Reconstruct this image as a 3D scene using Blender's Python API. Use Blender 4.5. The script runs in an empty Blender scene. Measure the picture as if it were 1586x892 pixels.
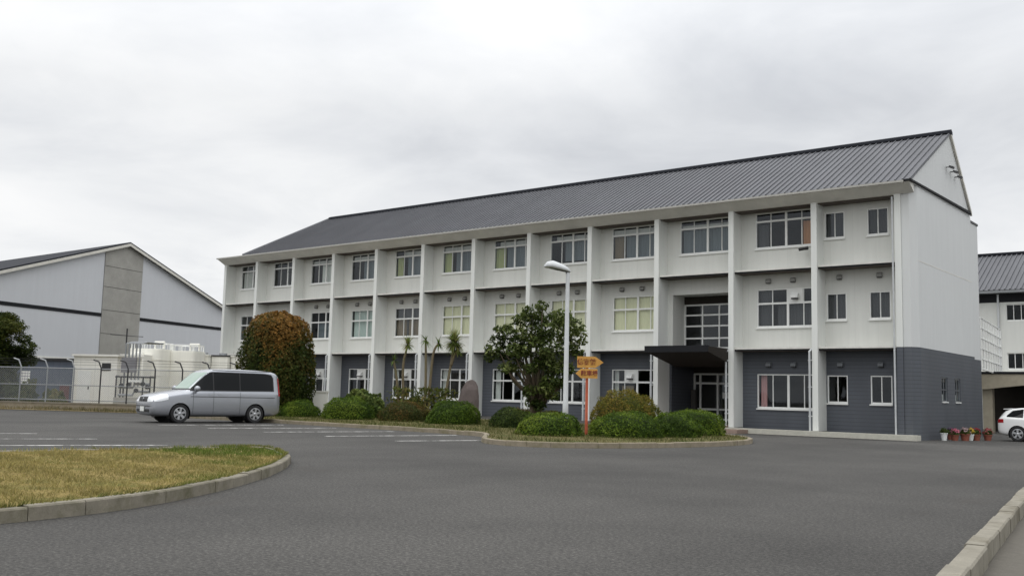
import bpy, bmesh, math, random
import numpy as np
from mathutils import Vector, Matrix
from mathutils.bvhtree import BVHTree
random.seed(7)
RNG = np.random.default_rng(11)
sc = bpy.context.scene
COL = sc.collection
R = math.radians

# ------------------------------------------------------------------ materials
def s2l(r, g, b):
    f = lambda c: (c/255/12.92) if c/255 <= 0.04045 else ((c/255+0.055)/1.055)**2.4
    return (f(r), f(g), f(b), 1)

def newmat(name):
    m = bpy.data.materials.new(name); m.use_nodes = True
    nt = m.node_tree
    return m, nt, nt.nodes['Principled BSDF']

def nd(nt, typ, **kw):
    n = nt.nodes.new(typ)
    for k, v in kw.items(): setattr(n, k, v)
    return n

def ramp(nt, fac, stops):
    r = nd(nt, 'ShaderNodeValToRGB'); cr = r.color_ramp
    while len(cr.elements) < len(stops): cr.elements.new(0.5)
    for e, (p, c) in zip(cr.elements, stops): e.position = p; e.color = c
    nt.links.new(fac, r.inputs['Fac']); return r.outputs['Color']

def noise(nt, scale, detail=4, rough=0.6, vec=None, sx=(1, 1, 1)):
    tc = nd(nt, 'ShaderNodeTexCoord'); mp = nd(nt, 'ShaderNodeMapping')
    mp.inputs['Scale'].default_value = sx
    nt.links.new(vec or tc.outputs['Object'], mp.inputs['Vector'])
    n = nd(nt, 'ShaderNodeTexNoise'); n.inputs['Scale'].default_value = scale
    n.inputs['Detail'].default_value = detail; n.inputs['Roughness'].default_value = rough
    nt.links.new(mp.outputs[0], n.inputs['Vector']); return n.outputs['Fac']

def mixc(nt, fac, a, b, mode='MIX'):
    m = nd(nt, 'ShaderNodeMix', data_type='RGBA', blend_type=mode)
    for sock, v in ((m.inputs[0], fac), (m.inputs[6], a), (m.inputs[7], b)):
        if hasattr(v, 'is_output') or isinstance(v, bpy.types.NodeSocket): nt.links.new(v, sock)
        else: sock.default_value = v
    return m.outputs[2]

def bump(nt, p, h, strength=0.3, dist=0.02):
    b = nd(nt, 'ShaderNodeBump'); b.inputs['Strength'].default_value = strength
    b.inputs['Distance'].default_value = dist
    nt.links.new(h, b.inputs['Height']); nt.links.new(b.outputs[0], p.inputs['Normal'])

def plain(name, c, rough=0.5, metal=0.0, var=0.12, scale=3.0, sx=(1, 1, 1), spec=0.5):
    """one colour with soft dirt variation"""
    m, nt, p = newmat(name)
    dark = tuple(x*(1-var) for x in c[:3]) + (1,)
    light = tuple(min(1, x*(1+var*0.6)) for x in c[:3]) + (1,)
    nt.links.new(ramp(nt, noise(nt, scale, 5, 0.65, sx=sx), [(0.3, dark), (0.7, light)]), p.inputs['Base Color'])
    p.inputs['Roughness'].default_value = rough; p.inputs['Metallic'].default_value = metal
    p.inputs['Specular IOR Level'].default_value = spec
    return m

def wall_mat(name, c, seam=0.9, axis='X', seamdark=0.86, streak=0.05):
    """painted panels: vertical joints, rain streaks and blotches"""
    m, nt, p = newmat(name)
    tc = nd(nt, 'ShaderNodeTexCoord'); sep = nd(nt, 'ShaderNodeSeparateXYZ')
    nt.links.new(tc.outputs['Object'], sep.inputs[0])
    mo = nd(nt, 'ShaderNodeMath', operation='MODULO'); nt.links.new(sep.outputs[axis], mo.inputs[0]); mo.inputs[1].default_value = seam
    ab = nd(nt, 'ShaderNodeMath', operation='ABSOLUTE'); nt.links.new(mo.outputs[0], ab.inputs[0])
    lt = nd(nt, 'ShaderNodeMath', operation='LESS_THAN'); nt.links.new(ab.outputs[0], lt.inputs[0]); lt.inputs[1].default_value = 0.02
    d = tuple(x*(1-streak*1.3) for x in c[:3]) + (1,)
    base = ramp(nt, noise(nt, 1.2, 6, 0.65, sx=(3.0, 3.0, 0.22)), [(0.25, d), (0.7, c)])
    base = mixc(nt, ramp(nt, noise(nt, 0.35, 3), [(0.35, (0, 0, 0, 1)), (0.75, (0.35, 0.35, 0.35, 1))]), base, tuple(x*0.86 for x in c[:3])+(1,))
    sd = tuple(x*seamdark for x in c[:3]) + (1,)
    nt.links.new(mixc(nt, lt.outputs[0], base, sd), p.inputs['Base Color'])
    p.inputs['Roughness'].default_value = 0.6; p.inputs['Specular IOR Level'].default_value = 0.3
    bump(nt, p, noise(nt, 40, 3), 0.08, 0.01)
    return m

def siding_mat(name, c, pitch=0.17):
    m, nt, p = newmat(name)
    tc = nd(nt, 'ShaderNodeTexCoord'); sep = nd(nt, 'ShaderNodeSeparateXYZ')
    nt.links.new(tc.outputs['Object'], sep.inputs[0])
    ad = nd(nt, 'ShaderNodeMath', operation='ADD'); nt.links.new(sep.outputs['Z'], ad.inputs[0]); ad.inputs[1].default_value = 20
    mo = nd(nt, 'ShaderNodeMath', operation='MODULO'); nt.links.new(ad.outputs[0], mo.inputs[0]); mo.inputs[1].default_value = pitch
    lt = nd(nt, 'ShaderNodeMath', operation='LESS_THAN'); nt.links.new(mo.outputs[0], lt.inputs[0]); lt.inputs[1].default_value = 0.028
    base = ramp(nt, noise(nt, 0.8, 5, sx=(1, 1, 0.5)), [(0.3, tuple(x*0.88 for x in c[:3])+(1,)), (0.7, tuple(x*1.1 for x in c[:3])+(1,))])
    nt.links.new(mixc(nt, lt.outputs[0], base, tuple(x*0.70 for x in c[:3])+(1,)), p.inputs['Base Color'])
    p.inputs['Roughness'].default_value = 0.6
    bump(nt, p, lt.outputs[0], -0.25, 0.015)
    return m

def glass_mat(name, tint=(0.86, 0.89, 0.89, 1), refl=0.045):
    m, nt, p = newmat(name); nt.nodes.remove(p)
    out = nt.nodes['Material Output']
    t = nd(nt, 'ShaderNodeBsdfTransparent'); t.inputs[0].default_value = tint
    g = nd(nt, 'ShaderNodeBsdfGlossy'); g.inputs['Roughness'].default_value = 0.02
    g.inputs['Color'].default_value = (0.9, 0.95, 1, 1)
    lw = nd(nt, 'ShaderNodeLayerWeight'); lw.inputs['Blend'].default_value = 0.5
    pw = nd(nt, 'ShaderNodeMath', operation='POWER'); nt.links.new(lw.outputs['Facing'], pw.inputs[0]); pw.inputs[1].default_value = 5
    a = nd(nt, 'ShaderNodeMath', operation='MULTIPLY_ADD'); nt.links.new(pw.outputs[0], a.inputs[0]); a.inputs[1].default_value = 0.9; a.inputs[2].default_value = refl
    mx = nd(nt, 'ShaderNodeMixShader'); nt.links.new(a.outputs[0], mx.inputs[0])
    nt.links.new(t.outputs[0], mx.inputs[1]); nt.links.new(g.outputs[0], mx.inputs[2])
    nt.links.new(mx.outputs[0], out.inputs[0])
    return m

def leaf_mat(name):
    m, nt, p = newmat(name)
    at = nd(nt, 'ShaderNodeAttribute'); at.attribute_name = 'leaf'
    nt.links.new(at.outputs['Color'], p.inputs['Base Color'])
    p.inputs['Roughness'].default_value = 0.6; p.inputs['Specular IOR Level'].default_value = 0.12
    tr = nd(nt, 'ShaderNodeBsdfTranslucent'); nt.links.new(at.outputs['Color'], tr.inputs['Color'])
    mx = nd(nt, 'ShaderNodeMixShader'); mx.inputs[0].default_value = 0.35
    nt.links.new(p.outputs[0], mx.inputs[1]); nt.links.new(tr.outputs[0], mx.inputs[2])
    nt.links.new(mx.outputs[0], nt.nodes['Material Output'].inputs[0])
    return m

def asphalt_mat():
    m, nt, p = newmat('asphalt')
    c = ramp(nt, noise(nt, 30, 5, 0.9), [(0.33, (0.014, 0.0136, 0.0128, 1)), (0.5, (0.053, 0.051, 0.0475, 1)), (0.66, (0.15, 0.145, 0.133, 1))])
    c2 = ramp(nt, noise(nt, 0.22, 5, 0.6), [(0.35, (0.72, 0.715, 0.71, 1)), (0.65, (1.14, 1.13, 1.12, 1))])
    c = mixc(nt, 1.0, c, c2, 'MULTIPLY')
    c3 = ramp(nt, noise(nt, 6.0, 7, 0.8), [(0.35, (0.86, 0.86, 0.86, 1)), (0.6, (1.03, 1.03, 1.03, 1))])
    c = mixc(nt, 1.0, c, c3, 'MULTIPLY')
    # long tyre-worn streaks along the drive
    c4 = ramp(nt, noise(nt, 0.5, 3, 0.5, sx=(1.6, 0.18, 1)), [(0.4, (0.95, 0.95, 0.95, 1)), (0.6, (1.03, 1.03, 1.03, 1))])
    c = mixc(nt, 1.0, c, c4, 'MULTIPLY')
    # brown silt washed against the kerbs
    tc = nd(nt, 'ShaderNodeTexCoord')
    for (cx, cy, rx, ry) in ((46.2, -32.6, 2.6, 2.2), (48.9, -36.6, 1.6, 3.0), (54.7, -29.5, 1.3, 7.5), (50, -41, 1.5, 3)):
        mp = nd(nt, 'ShaderNodeMapping'); mp.inputs['Location'].default_value = (-cx/rx, -cy/ry, 0); mp.inputs['Scale'].default_value = (1/rx, 1/ry, 0)
        nt.links.new(tc.outputs['Object'], mp.inputs[0]); ln = nd(nt, 'ShaderNodeVectorMath', operation='LENGTH'); nt.links.new(mp.outputs[0], ln.inputs[0])
        ad = nd(nt, 'ShaderNodeMath', operation='MULTIPLY_ADD'); nt.links.new(noise(nt, 0.9, 6, 0.7), ad.inputs[0]); ad.inputs[1].default_value = 1.6; nt.links.new(ln.outputs['Value'], ad.inputs[2])
        c = mixc(nt, ramp(nt, ad.outputs[0], [(0.55, (0.55, 0.55, 0.55, 1)), (1.0, (0.0, 0.0, 0.0, 1))]), c, (0.046, 0.039, 0.032, 1))
    nt.links.new(c, p.inputs['Base Color'])
    p.inputs['Roughness'].default_value = 0.85; p.inputs['Specular IOR Level'].default_value = 0.3
    bump(nt, p, noise(nt, 120, 2, 0.8), 0.5, 0.008)
    return m

def concrete_mat(name, c, scale=6, var=0.3, moss=None):
    m, nt, p = newmat(name)
    d = tuple(x*(1-var) for x in c[:3])+(1,)
    col = ramp(nt, noise(nt, scale, 7, 0.7), [(0.3, d), (0.7, c)])
    col = mixc(nt, ramp(nt, noise(nt, 55, 2, 0.8), [(0.42, (1, 1, 1, 1)), (0.5, (0, 0, 0, 1))]), col, tuple(x*0.75 for x in c[:3])+(1,))
    if moss:
        col = mixc(nt, ramp(nt, noise(nt, 1.7, 6, 0.7), [(0.48, (0, 0, 0, 1)), (0.66, (0.8, 0.8, 0.8, 1))]), col, moss)
    nt.links.new(col, p.inputs['Base Color']); p.inputs['Roughness'].default_value = 0.85
    p.inputs['Specular IOR Level'].default_value = 0.25
    bump(nt, p, noise(nt, 60, 4), 0.3, 0.01)
    return m

def turf_mat(name, dry, green, soil):
    m, nt, p = newmat(name)
    c = ramp(nt, noise(nt, 14, 5, 0.75), [(0.3, soil), (0.45, dry), (0.75, tuple(min(1, x*1.25) for x in dry[:3])+(1,))])
    c = mixc(nt, ramp(nt, noise(nt, 0.9, 5, 0.7), [(0.5, (0, 0, 0, 1)), (0.68, (0.9, 0.9, 0.9, 1))]), c, green)
    nt.links.new(c, p.inputs['Base Color']); p.inputs['Roughness'].default_value = 0.95
    p.inputs['Specular IOR Level'].default_value = 0.1
    bump(nt, p, noise(nt, 30, 5, 0.8), 0.8, 0.04)
    return m

M = {}
M['white_panel'] = wall_mat('white_panel', s2l(211, 212, 207), 1.03, 'X', 0.88, 0.075)
M['gable_panel'] = wall_mat('gable_panel', s2l(211, 213, 212), 1.05, 'Y', 0.93, 0.05)
M['column'] = wall_mat('column_paint', s2l(226, 228, 224), 50.0, 'X', 1, 0.09)
M['soffit'] = plain('soffit_paint', s2l(216, 214, 207), 0.7, var=0.14, scale=0.9)
M['ledge'] = plain('ledge_paint', s2l(214, 213, 206), 0.6, var=0.15)
M['siding'] = siding_mat('slate_siding', s2l(78, 82, 89))
M['siding_gable'] = siding_mat('slate_siding_gable', s2l(80, 84, 90))
M['frame'] = plain('white_aluminium', s2l(226, 227, 224), 0.4, 0.0, 0.06)
M['steel_frame'] = plain('grey_aluminium', s2l(120, 124, 128), 0.4, 0.3, 0.06)
M['glass'] = glass_mat('window_glass')
M['roof'] = plain('slate_grey_metal_roof', s2l(96, 97, 101), 0.6, 0.0, 0.12, 0.7, (1, 0.3, 1), 0.3)
M['roof_cap'] = plain('dark_roof_cap', s2l(40, 42, 48), 0.8, 0.0, spec=0.15)
M['black_trim'] = plain('black_trim', s2l(30, 31, 34), 0.7, spec=0.2)
M['eave_gutter'] = plain('eave_gutter_paint', s2l(172, 170, 163), 0.5)
M['recess'] = plain('painted_shade_board', s2l(92, 85, 79), 0.8, var=0.15, spec=0.2)  # dark brown-grey paints in the shade under the beam and ledges
M['gutter'] = plain('gutter_paint', s2l(208, 205, 195), 0.5)
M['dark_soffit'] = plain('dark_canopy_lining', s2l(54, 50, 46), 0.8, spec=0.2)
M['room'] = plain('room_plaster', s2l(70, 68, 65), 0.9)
M['dark_steel'] = plain('dark_steel', s2l(52, 52, 54), 0.5, 0.3)
M['grey_steel'] = plain('galvanised_steel', s2l(150, 153, 155), 0.45, 0.5, 0.15)
M['hood'] = plain('vent_hood_paint', s2l(150, 150, 146), 0.6)
M['hood_dark'] = plain('slate_vent_hood_paint', s2l(112, 116, 120), 0.6)
M['pole'] = plain('pole_paint', s2l(190, 193, 194), 0.5, 0.1, 0.12)
M['black'] = plain('black_plastic', (0.012, 0.012, 0.013, 1), 0.5, var=0.05)
M['rubber'] = plain('tyre_rubber', (0.018, 0.018, 0.019, 1), 0.85, var=0.2)
M['alloy'] = plain('alloy_rim', s2l(190, 192, 195), 0.3, 0.8, 0.08)
M['plinth'] = concrete_mat('plinth_concrete', s2l(196, 194, 182), 4, 0.25)
M['step'] = concrete_mat('step_tile', s2l(158, 138, 126), 4, 0.25)
M['kerb'] = concrete_mat('kerb_concrete', s2l(142, 136, 122), 5, 0.42, s2l(84, 82, 60))
M['kerb_old'] = concrete_mat('bed_kerb_concrete', s2l(150, 140, 122), 5, 0.35, s2l(104, 100, 72))
M['kerb_clean'] = concrete_mat('drive_kerb_concrete', s2l(148, 143, 130), 4, 0.4, s2l(96, 90, 74))
M['raw_concrete'] = concrete_mat('raw_concrete', s2l(172, 170, 163), 0.9, 0.3)
M['asphalt'] = asphalt_mat()
M['pavement'] = concrete_mat('brown_pavement', s2l(102, 98, 90), 9, 0.3)
M['paint_line'] = concrete_mat('worn_road_paint', s2l(228, 227, 222), 7, 0.28)
_nt = M['paint_line'].node_tree; _p = _nt.nodes['Principled BSDF']; _c = _p.inputs['Base Color'].links[0].from_socket
_nt.links.new(mixc(_nt, ramp(_nt, noise(_nt, 3.5, 8, 0.8), [(0.44, (0, 0, 0, 1)), (0.56, (0.9, 0.9, 0.9, 1))]), _c, (0.07, 0.068, 0.062, 1)), _p.inputs['Base Color'])
M['turf'] = turf_mat('dry_turf', s2l(140, 124, 78), s2l(88, 96, 46), s2l(92, 80, 52))
M['bed'] = turf_mat('bed_soil', s2l(98, 92, 60), s2l(72, 82, 42), s2l(72, 64, 48))
M['verge'] = turf_mat('verge_soil', s2l(124, 112, 86), s2l(92, 94, 56), s2l(92, 82, 66))
M['leaf'] = leaf_mat('foliage')
M['bark'] = concrete_mat('bark', s2l(92, 80, 66), 9, 0.45, s2l(74, 82, 50))
M['pale_bark'] = concrete_mat('pale_bark', s2l(122, 110, 88), 9, 0.35, s2l(84, 88, 54))
M['stone'] = concrete_mat('pink_granite', s2l(108, 98, 95), 2.2, 0.45)
M['cream'] = wall_mat('cream_tank_paint', s2l(236, 235, 226), 60, 'X', 1, 0.10)
M['hutwhite'] = wall_mat('hut_paint', s2l(228, 227, 220), 0.9, 'X', 0.8, 0.06)
M['gym_panel'] = wall_mat('gym_panel', s2l(200, 202, 205), 2.05, 'Y', 0.94, 0.04)
M['shed'] = wall_mat('shed_blue_grey', s2l(86, 94, 108), 0.4, 'X', 0.7, 0.1)
M['beige'] = plain('beige_fascia', s2l(164, 156, 138), 0.6)
M['orange'] = plain('orange_post_paint', s2l(188, 92, 62), 0.6, var=0.3, scale=5)
M['sign_yellow'] = plain('sign_yellow_paint', s2l(198, 146, 66), 0.6, var=0.25, scale=6)
M['sign_text'] = plain('sign_red_lettering', s2l(120, 48, 26), 0.6, var=0.05)
M['silver'] = plain('silver_car_paint', s2l(158, 161, 167), 0.25, 0.6, 0.02)
M['silver'].node_tree.nodes['Principled BSDF'].inputs['Coat Weight'].default_value = 0.5
M['white_car'] = plain('white_car_paint', s2l(232, 233, 232), 0.25, 0.0, 0.02)
M['white_car'].node_tree.nodes['Principled BSDF'].inputs['Coat Weight'].default_value = 0.5
M['car_glass'] = plain('tinted_car_glass', (0.006, 0.007, 0.008, 1), 0.04, var=0.02, spec=0.18)
M['windscreen'] = plain('windscreen_painted_light', s2l(138, 158, 146), 0.06, var=0.12, scale=2.5)  # opaque; daylight through and off the glass is painted into this pale green
M['lamp_clear'] = plain('headlight_lens', s2l(238, 240, 242), 0.08, 0.3, 0.1, 8)
M['lamp_red'] = plain('tail_light_lens', (0.35, 0.012, 0.015, 1), 0.15)
M['plate'] = plain('number_plate', s2l(226, 228, 224), 0.4, var=0.1, scale=14)
M['terracotta'] = plain('terracotta', s2l(134, 78, 62), 0.85, var=0.3)
M['pot_white'] = plain('white_glazed_pot', s2l(222, 224, 222), 0.4)
M['flower_pink'] = plain('pink_petals', s2l(166, 96, 108), 0.7)
for nme, c in (('blind_cream', (224, 221, 182)), ('curtain_grey', (112, 121, 126)), ('curtain_white', (214, 216, 210)),
               ('curtain_brown', (128, 114, 92)), ('curtain_orange', (196, 142, 100)), ('curtain_pink', (196, 150, 148)),
               ('blind_white', (208, 208, 202)), ('curtain_mint', (188, 202, 194)), ('curtain_dark', (74, 74, 76)), ('curtain_green', (176, 182, 128))):
    M[nme] = plain(nme, s2l(*c), 0.9, var=0.12, scale=1.6, sx=(4, 4, 0.3))

# ------------------------------------------------------------------ mesh helpers
def origin(o):
    v = Vector((0, 0, 0))
    while o is not None: v += o.location; o = o.parent
    return v

class MB:
    def __init__(s): s.v = []; s.f = []
    def add(s, vs, fs):
        b = len(s.v); s.v += [tuple(x) for x in vs]; s.f += [tuple(i+b for i in f) for f in fs]
    def box(s, x0, x1, y0, y1, z0, z1):
        s.add([(x0, y0, z0), (x1, y0, z0), (x1, y1, z0), (x0, y1, z0), (x0, y0, z1), (x1, y0, z1), (x1, y1, z1), (x0, y1, z1)],
              [(0, 3, 2, 1), (4, 5, 6, 7), (0, 1, 5, 4), (1, 2, 6, 5), (2, 3, 7, 6), (3, 0, 4, 7)])
    def prism(s, poly, z0, z1):
        n = len(poly); vs = [(x, y, z0) for x, y in poly] + [(x, y, z1) for x, y in poly]
        s.add(vs, [tuple(range(n-1, -1, -1)), tuple(range(n, 2*n))] + [(i, (i+1) % n, n+(i+1) % n, n+i) for i in range(n)])
    def extrude(s, poly, d):
        """poly of 3D points, extruded by vector d"""
        n = len(poly); d = Vector(d); P = [Vector(p) for p in poly]
        s.add([p for p in P]+[p+d for p in P], [tuple(range(n-1, -1, -1)), tuple(range(n, 2*n))] + [(i, (i+1) % n, n+(i+1) % n, n+i) for i in range(n)])
    def quad(s, a, b, c, d): s.add([a, b, c, d], [(0, 1, 2, 3)])
    def tube(s, pts, r, n=8, cap=True):
        P = [Vector(p) for p in pts]
        rs = r if isinstance(r, (list, tuple)) else [r]*len(P)
        base = len(s.v); prev = None
        for i, p in enumerate(P):
            t = (P[min(i+1, len(P)-1)]-P[max(i-1, 0)]).normalized()
            a = t.orthogonal().normalized() if prev is None else (prev - t*prev.dot(t)).normalized()
            prev = a; b = t.cross(a)
            for k in range(n):
                an = 2*math.pi*k/n; q = p+(a*math.cos(an)+b*math.sin(an))*rs[i]; s.v.append(tuple(q))
        for i in range(len(P)-1):
            for k in range(n):
                k2 = (k+1) % n
                s.f.append((base+i*n+k, base+i*n+k2, base+(i+1)*n+k2, base+(i+1)*n+k))
        if cap:
            s.f.append(tuple(base+k for k in range(n-1, -1, -1))); s.f.append(tuple(base+(len(P)-1)*n+k for k in range(n)))
    def lathe(s, prof, c, axis='z', n=24, cap=True):
        """prof [(radius, h)] round an axis through c"""
        base = len(s.v)
        for r, h in prof:
            for k in range(n):
                a = 2*math.pi*k/n; x, y = r*math.cos(a), r*math.sin(a)
                if axis == 'z': q = (c[0]+x, c[1]+y, c[2]+h)
                elif axis == 'y': q = (c[0]+x, c[1]+h, c[2]+y)
                else: q = (c[0]+h, c[1]+x, c[2]+y)
                s.v.append(q)
        for i in range(len(prof)-1):
            for k in range(n):
                k2 = (k+1) % n
                s.f.append((base+i*n+k, base+i*n+k2, base+(i+1)*n+k2, base+(i+1)*n+k))
        if cap:
            s.f.append(tuple(base+k for k in range(n-1, -1, -1))); s.f.append(tuple(base+(len(prof)-1)*n+k for k in range(n)))
    def build(s, name, mat, parent=None, smooth=False, local=False):
        o3 = Vector((0, 0, 0)) if (local or parent is None) else origin(parent)
        me = bpy.data.meshes.new(name)
        me.from_pydata([(x-o3.x, y-o3.y, z-o3.z) for x, y, z in s.v], [], s.f); me.update()
        bm = bmesh.new(); bm.from_mesh(me); bmesh.ops.recalc_face_normals(bm, faces=bm.faces); bm.to_mesh(me); bm.free()
        if smooth:
            for p in me.polygons: p.use_smooth = True
        me.materials.append(mat)
        o = bpy.data.objects.new(name, me); COL.objects.link(o)
        if parent is not None: o.parent = parent
        return o

def empty(name, loc, rz=0):
    o = bpy.data.objects.new(name, None); COL.objects.link(o); o.location = loc; o.rotation_euler = (0, 0, rz)
    o.empty_display_size = 0.2
    return o

def tag(o, label, cat, group=None, kind=None):
    o['label'] = label; o['category'] = cat
    if group: o['group'] = group
    if kind: o['kind'] = kind
    return o

def struct(o): o['kind'] = 'structure'; return o

def put_base(o, base):
    """move a one-mesh thing's origin to its base without moving the mesh"""
    b = Vector(base)
    o.data.transform(Matrix.Translation(-b)); o.location = b
    return o

def catmull(pts, per=8, closed=False):
    P = [Vector(p) for p in pts]; n = len(P); out = []
    rng = range(n) if closed else range(n-1)
    for i in rng:
        g = lambda k: P[k % n] if closed else P[max(0, min(n-1, k))]
        a, b, c, d = g(i-1), g(i), g(i+1), g(i+2)
        for j in range(per):
            t = j/per
            out.append(0.5*((2*b)+(c-a)*t+(2*a-5*b+4*c-d)*t*t+(3*b-a-3*c+d)*t**3))
    if not closed: out.append(P[-1])
    return out

# ------------------------------------------------------------------ terrain
def smooth(t): t = max(0, min(1, t)); return t*t*(3-2*t)
def gz(x, y):
    return -0.25*smooth((y+10)/8)*smooth((x-32)/6)

def build_ground():
    xs = [-3000, -1200, -500, -250, -120] + [-60+2*i for i in range(40)] + [20+0.75*i for i in range(60)] + [65+3*i for i in range(14)] + [120, 180, 300, 700, 3000]
    ys = [-3000, -1000, -400, -150, -90] + [-70+1.0*i for i in range(90)] + [20+4*i for i in range(15)] + [90, 130, 250, 600, 1500, 4000]
    v = [(x, y, gz(x, y)) for y in ys for x in xs]; nx = len(xs)
    f = [(j*nx+i, j*nx+i+1, (j+1)*nx+i+1, (j+1)*nx+i) for j in range(len(ys)-1) for i in range(nx-1)]
    b = MB(); b.v = v; b.f = f
    o = b.build('asphalt_ground', M['asphalt'], smooth=True); struct(o)
build_ground()

def sheet(name, poly, mat, lift, step=0.5):
    """flat sheet filling a polygon, draped on the ground (z = ground + lift)"""
    bm = bmesh.new()
    vs = [bm.verts.new((p[0], p[1], 0)) for p in poly]; f = bm.faces.new(vs)
    bmesh.ops.triangulate(bm, faces=[f])
    for _ in range(4):
        es = [e for e in bm.edges if e.calc_length() > step*2.2]
        if not es: break
        bmesh.ops.subdivide_edges(bm, edges=es, cuts=1); bmesh.ops.triangulate(bm, faces=bm.faces[:])
    for v in bm.verts: v.co.z = gz(v.co.x, v.co.y)+lift
    bmesh.ops.recalc_face_normals(bm, faces=bm.faces)
    me = bpy.data.meshes.new(name); bm.to_mesh(me); bm.free(); me.materials.append(mat)
    o = bpy.data.objects.new(name, me); COL.objects.link(o); return struct(o)

def kerb(name, path, w, h, mat, L=0.6, side=1, dz=0.0):
    """kerbstones along a path; they lie to the left (side=1) of it"""
    P = [Vector((p[0], p[1])) for p in path]
    d = [0]
    for a, b in zip(P, P[1:]): d.append(d[-1]+(b-a).length)
    def at(s):
        for i in range(len(P)-1):
            if s <= d[i+1]+1e-9:
                t = (s-d[i])/max(1e-9, d[i+1]-d[i]); q = P[i].lerp(P[i+1], t)
                tn = (P[min(i+2, len(P)-1)]-P[max(0, i-1)]).normalized() if 0 < i else (P[i+1]-P[i]).normalized()
                return q, Vector((-tn.y, tn.x))*side
        return P[-1], Vector((-(P[-1]-P[-2]).normalized().y, (P[-1]-P[-2]).normalized().x))*side
    b = MB(); n = int(d[-1]/L); c = 0.015
    for i in range(n):
        s0, s1 = i*L+0.004, (i+1)*L-0.004
        rows = []
        jit = random.uniform(-0.009, 0.009); jo = random.uniform(-0.009, 0.009)
        for s in (s0, s1):
            q, nn = at(s)
            z = gz(q.x, q.y)+dz
            prof = [(0, -0.1), (0.004, h-c), (c, h), (w-c, h), (w-0.002, h-c), (w, -0.1)]
            rows.append([(q.x+nn.x*(o+jo), q.y+nn.y*(o+jo), z+zz+(jit if zz > 0 else 0)) for o, zz in prof])
        m = 6; b.add(rows[0]+rows[1], [(k, k+1, m+k+1, m+k) for k in range(m-1)]+[tuple(range(m)), tuple(range(2*m-1, m-1, -1))])
    return struct(b.build(name, mat))

# lawn island, front left
lawn_path = catmull([(47.4, -56), (48.6, -50), (49.2, -44), (49.28, -40.6), (49.1, -38.2), (48.36, -36.5), (47.12, -34.7), (45.92, -33.34), (44.78, -32.26),
                     (44.15, -31.85), (43.4, -31.38), (42.7, -31.1), (42.15, -31.4), (42.0, -32.5), (41.45, -35.6), (40.4, -42), (39.2, -50), (38.6, -56)], 8)
kerb('kerb_lawn', lawn_path, 0.15, 0.13, M['kerb'], 0.6, 1)
def inset(path, d, side=1):
    P = [Vector((p[0], p[1])) for p in path]; out = []
    for i, p in enumerate(P):
        t = (P[min(i+1, len(P)-1)]-P[max(i-1, 0)]).normalized(); out.append(p+Vector((-t.y, t.x))*side*d)
    return out
lawn_poly = inset(lawn_path, 0.145)
sheet('lawn', lawn_poly, M['turf'], 0.11)

def inside(px, py, poly):
    c = np.zeros(len(px), bool); n = len(poly)
    for i in range(n):
        x1, y1 = poly[i][0], poly[i][1]; x2, y2 = poly[i-1][0], poly[i-1][1]
        if abs(y2-y1) < 1e-9: continue
        cond = ((y1 > py) != (y2 > py)) & (px < (x2-x1)*(py-y1)/(y2-y1)+x1)
        c ^= cond
    return c

def quads_mesh(name, V, colors, mat):
    """V (N,4,3) leaf quads, colors (N,3)"""
    n = len(V); me = bpy.data.meshes.new(name)
    me.vertices.add(n*4); me.vertices.foreach_set('co', V.reshape(-1).astype(np.float32))
    me.loops.add(n*4); me.loops.foreach_set('vertex_index', np.arange(n*4, dtype=np.int32))
    me.polygons.add(n); me.polygons.foreach_set('loop_start', (np.arange(n)*4).astype(np.int32))
    me.update(calc_edges=True)
    ca = me.color_attributes.new('leaf', 'FLOAT_COLOR', 'POINT')
    c = np.ones((n, 4, 4), np.float32); c[:, :, :3] = colors[:, None, :]
    ca.data.foreach_set('color', c.reshape(-1)); me.materials.append(mat)
    return me

def lin(c): return np.array(s2l(*c)[:3])

def vnoise(P, scale, seed=0):
    """cheap smooth pseudo-noise in [-1,1]"""
    r = np.random.default_rng(seed); out = np.zeros(len(P))
    for k in range(5):
        d = r.normal(size=3); d /= np.linalg.norm(d); out += np.sin(P@d*scale*(1+0.45*k)+r.uniform(0, 6.28))/(1+0.3*k)
    return out/2.6

def palette(cols, n, rng, P=None, scale=3.0, seed=1, var=0.28):
    """colours picked by patchy noise among cols plus random variation per leaf"""
    C_ = np.array([lin(c) for c in cols]); t = np.clip(0.5+0.5*vnoise(P, scale, seed)+rng.normal(0, 0.22, n), 0, 0.999)*(len(cols)-1)
    i = t.astype(int); f = (t-i)[:, None]
    out = C_[i]*(1-f)+C_[np.minimum(i+1, len(cols)-1)]*f
    return out*np.clip(rng.normal(1, var*.8, (n, 1)), 0.5, 1.8)

# grass blades on the part of the lawn near the camera
N = 110000
px = RNG.uniform(40, 49.3, N); py = RNG.uniform(-44, -30.8, N)
k = inside(px, py, lawn_poly); px, py = px[k], py[k]; N = len(px)
P = np.stack([px, py, np.zeros(N)], 1)
patch = vnoise(P, 1.1, 5)+0.6*vnoise(P, 3.1, 8)
edge = np.exp(-((px-43.6)**2/2.2+(py+32.0)**2/1.2))*1.6
front = np.clip((px+0.55*py-27.9)/1.2, 0, 1)*0.7
g = np.clip((patch*0.7+edge+front-0.24)*1.4, 0, 1)*.95
tuft = vnoise(P, 9, 21)+.7*vnoise(P, 22, 22)
L = RNG.uniform(0.02, 0.05, N)*(1+0.3*g)*np.clip(1+.75*tuft, .25, 2.4); an = RNG.uniform(0, 6.28, N); lean = RNG.normal(0, 0.6, (N, 2))*L[:, None]
w = 0.005
dx, dy = np.cos(an)*w, np.sin(an)*w
z0 = np.full(N, 0.105)
V = np.zeros((N, 4, 3))
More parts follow.
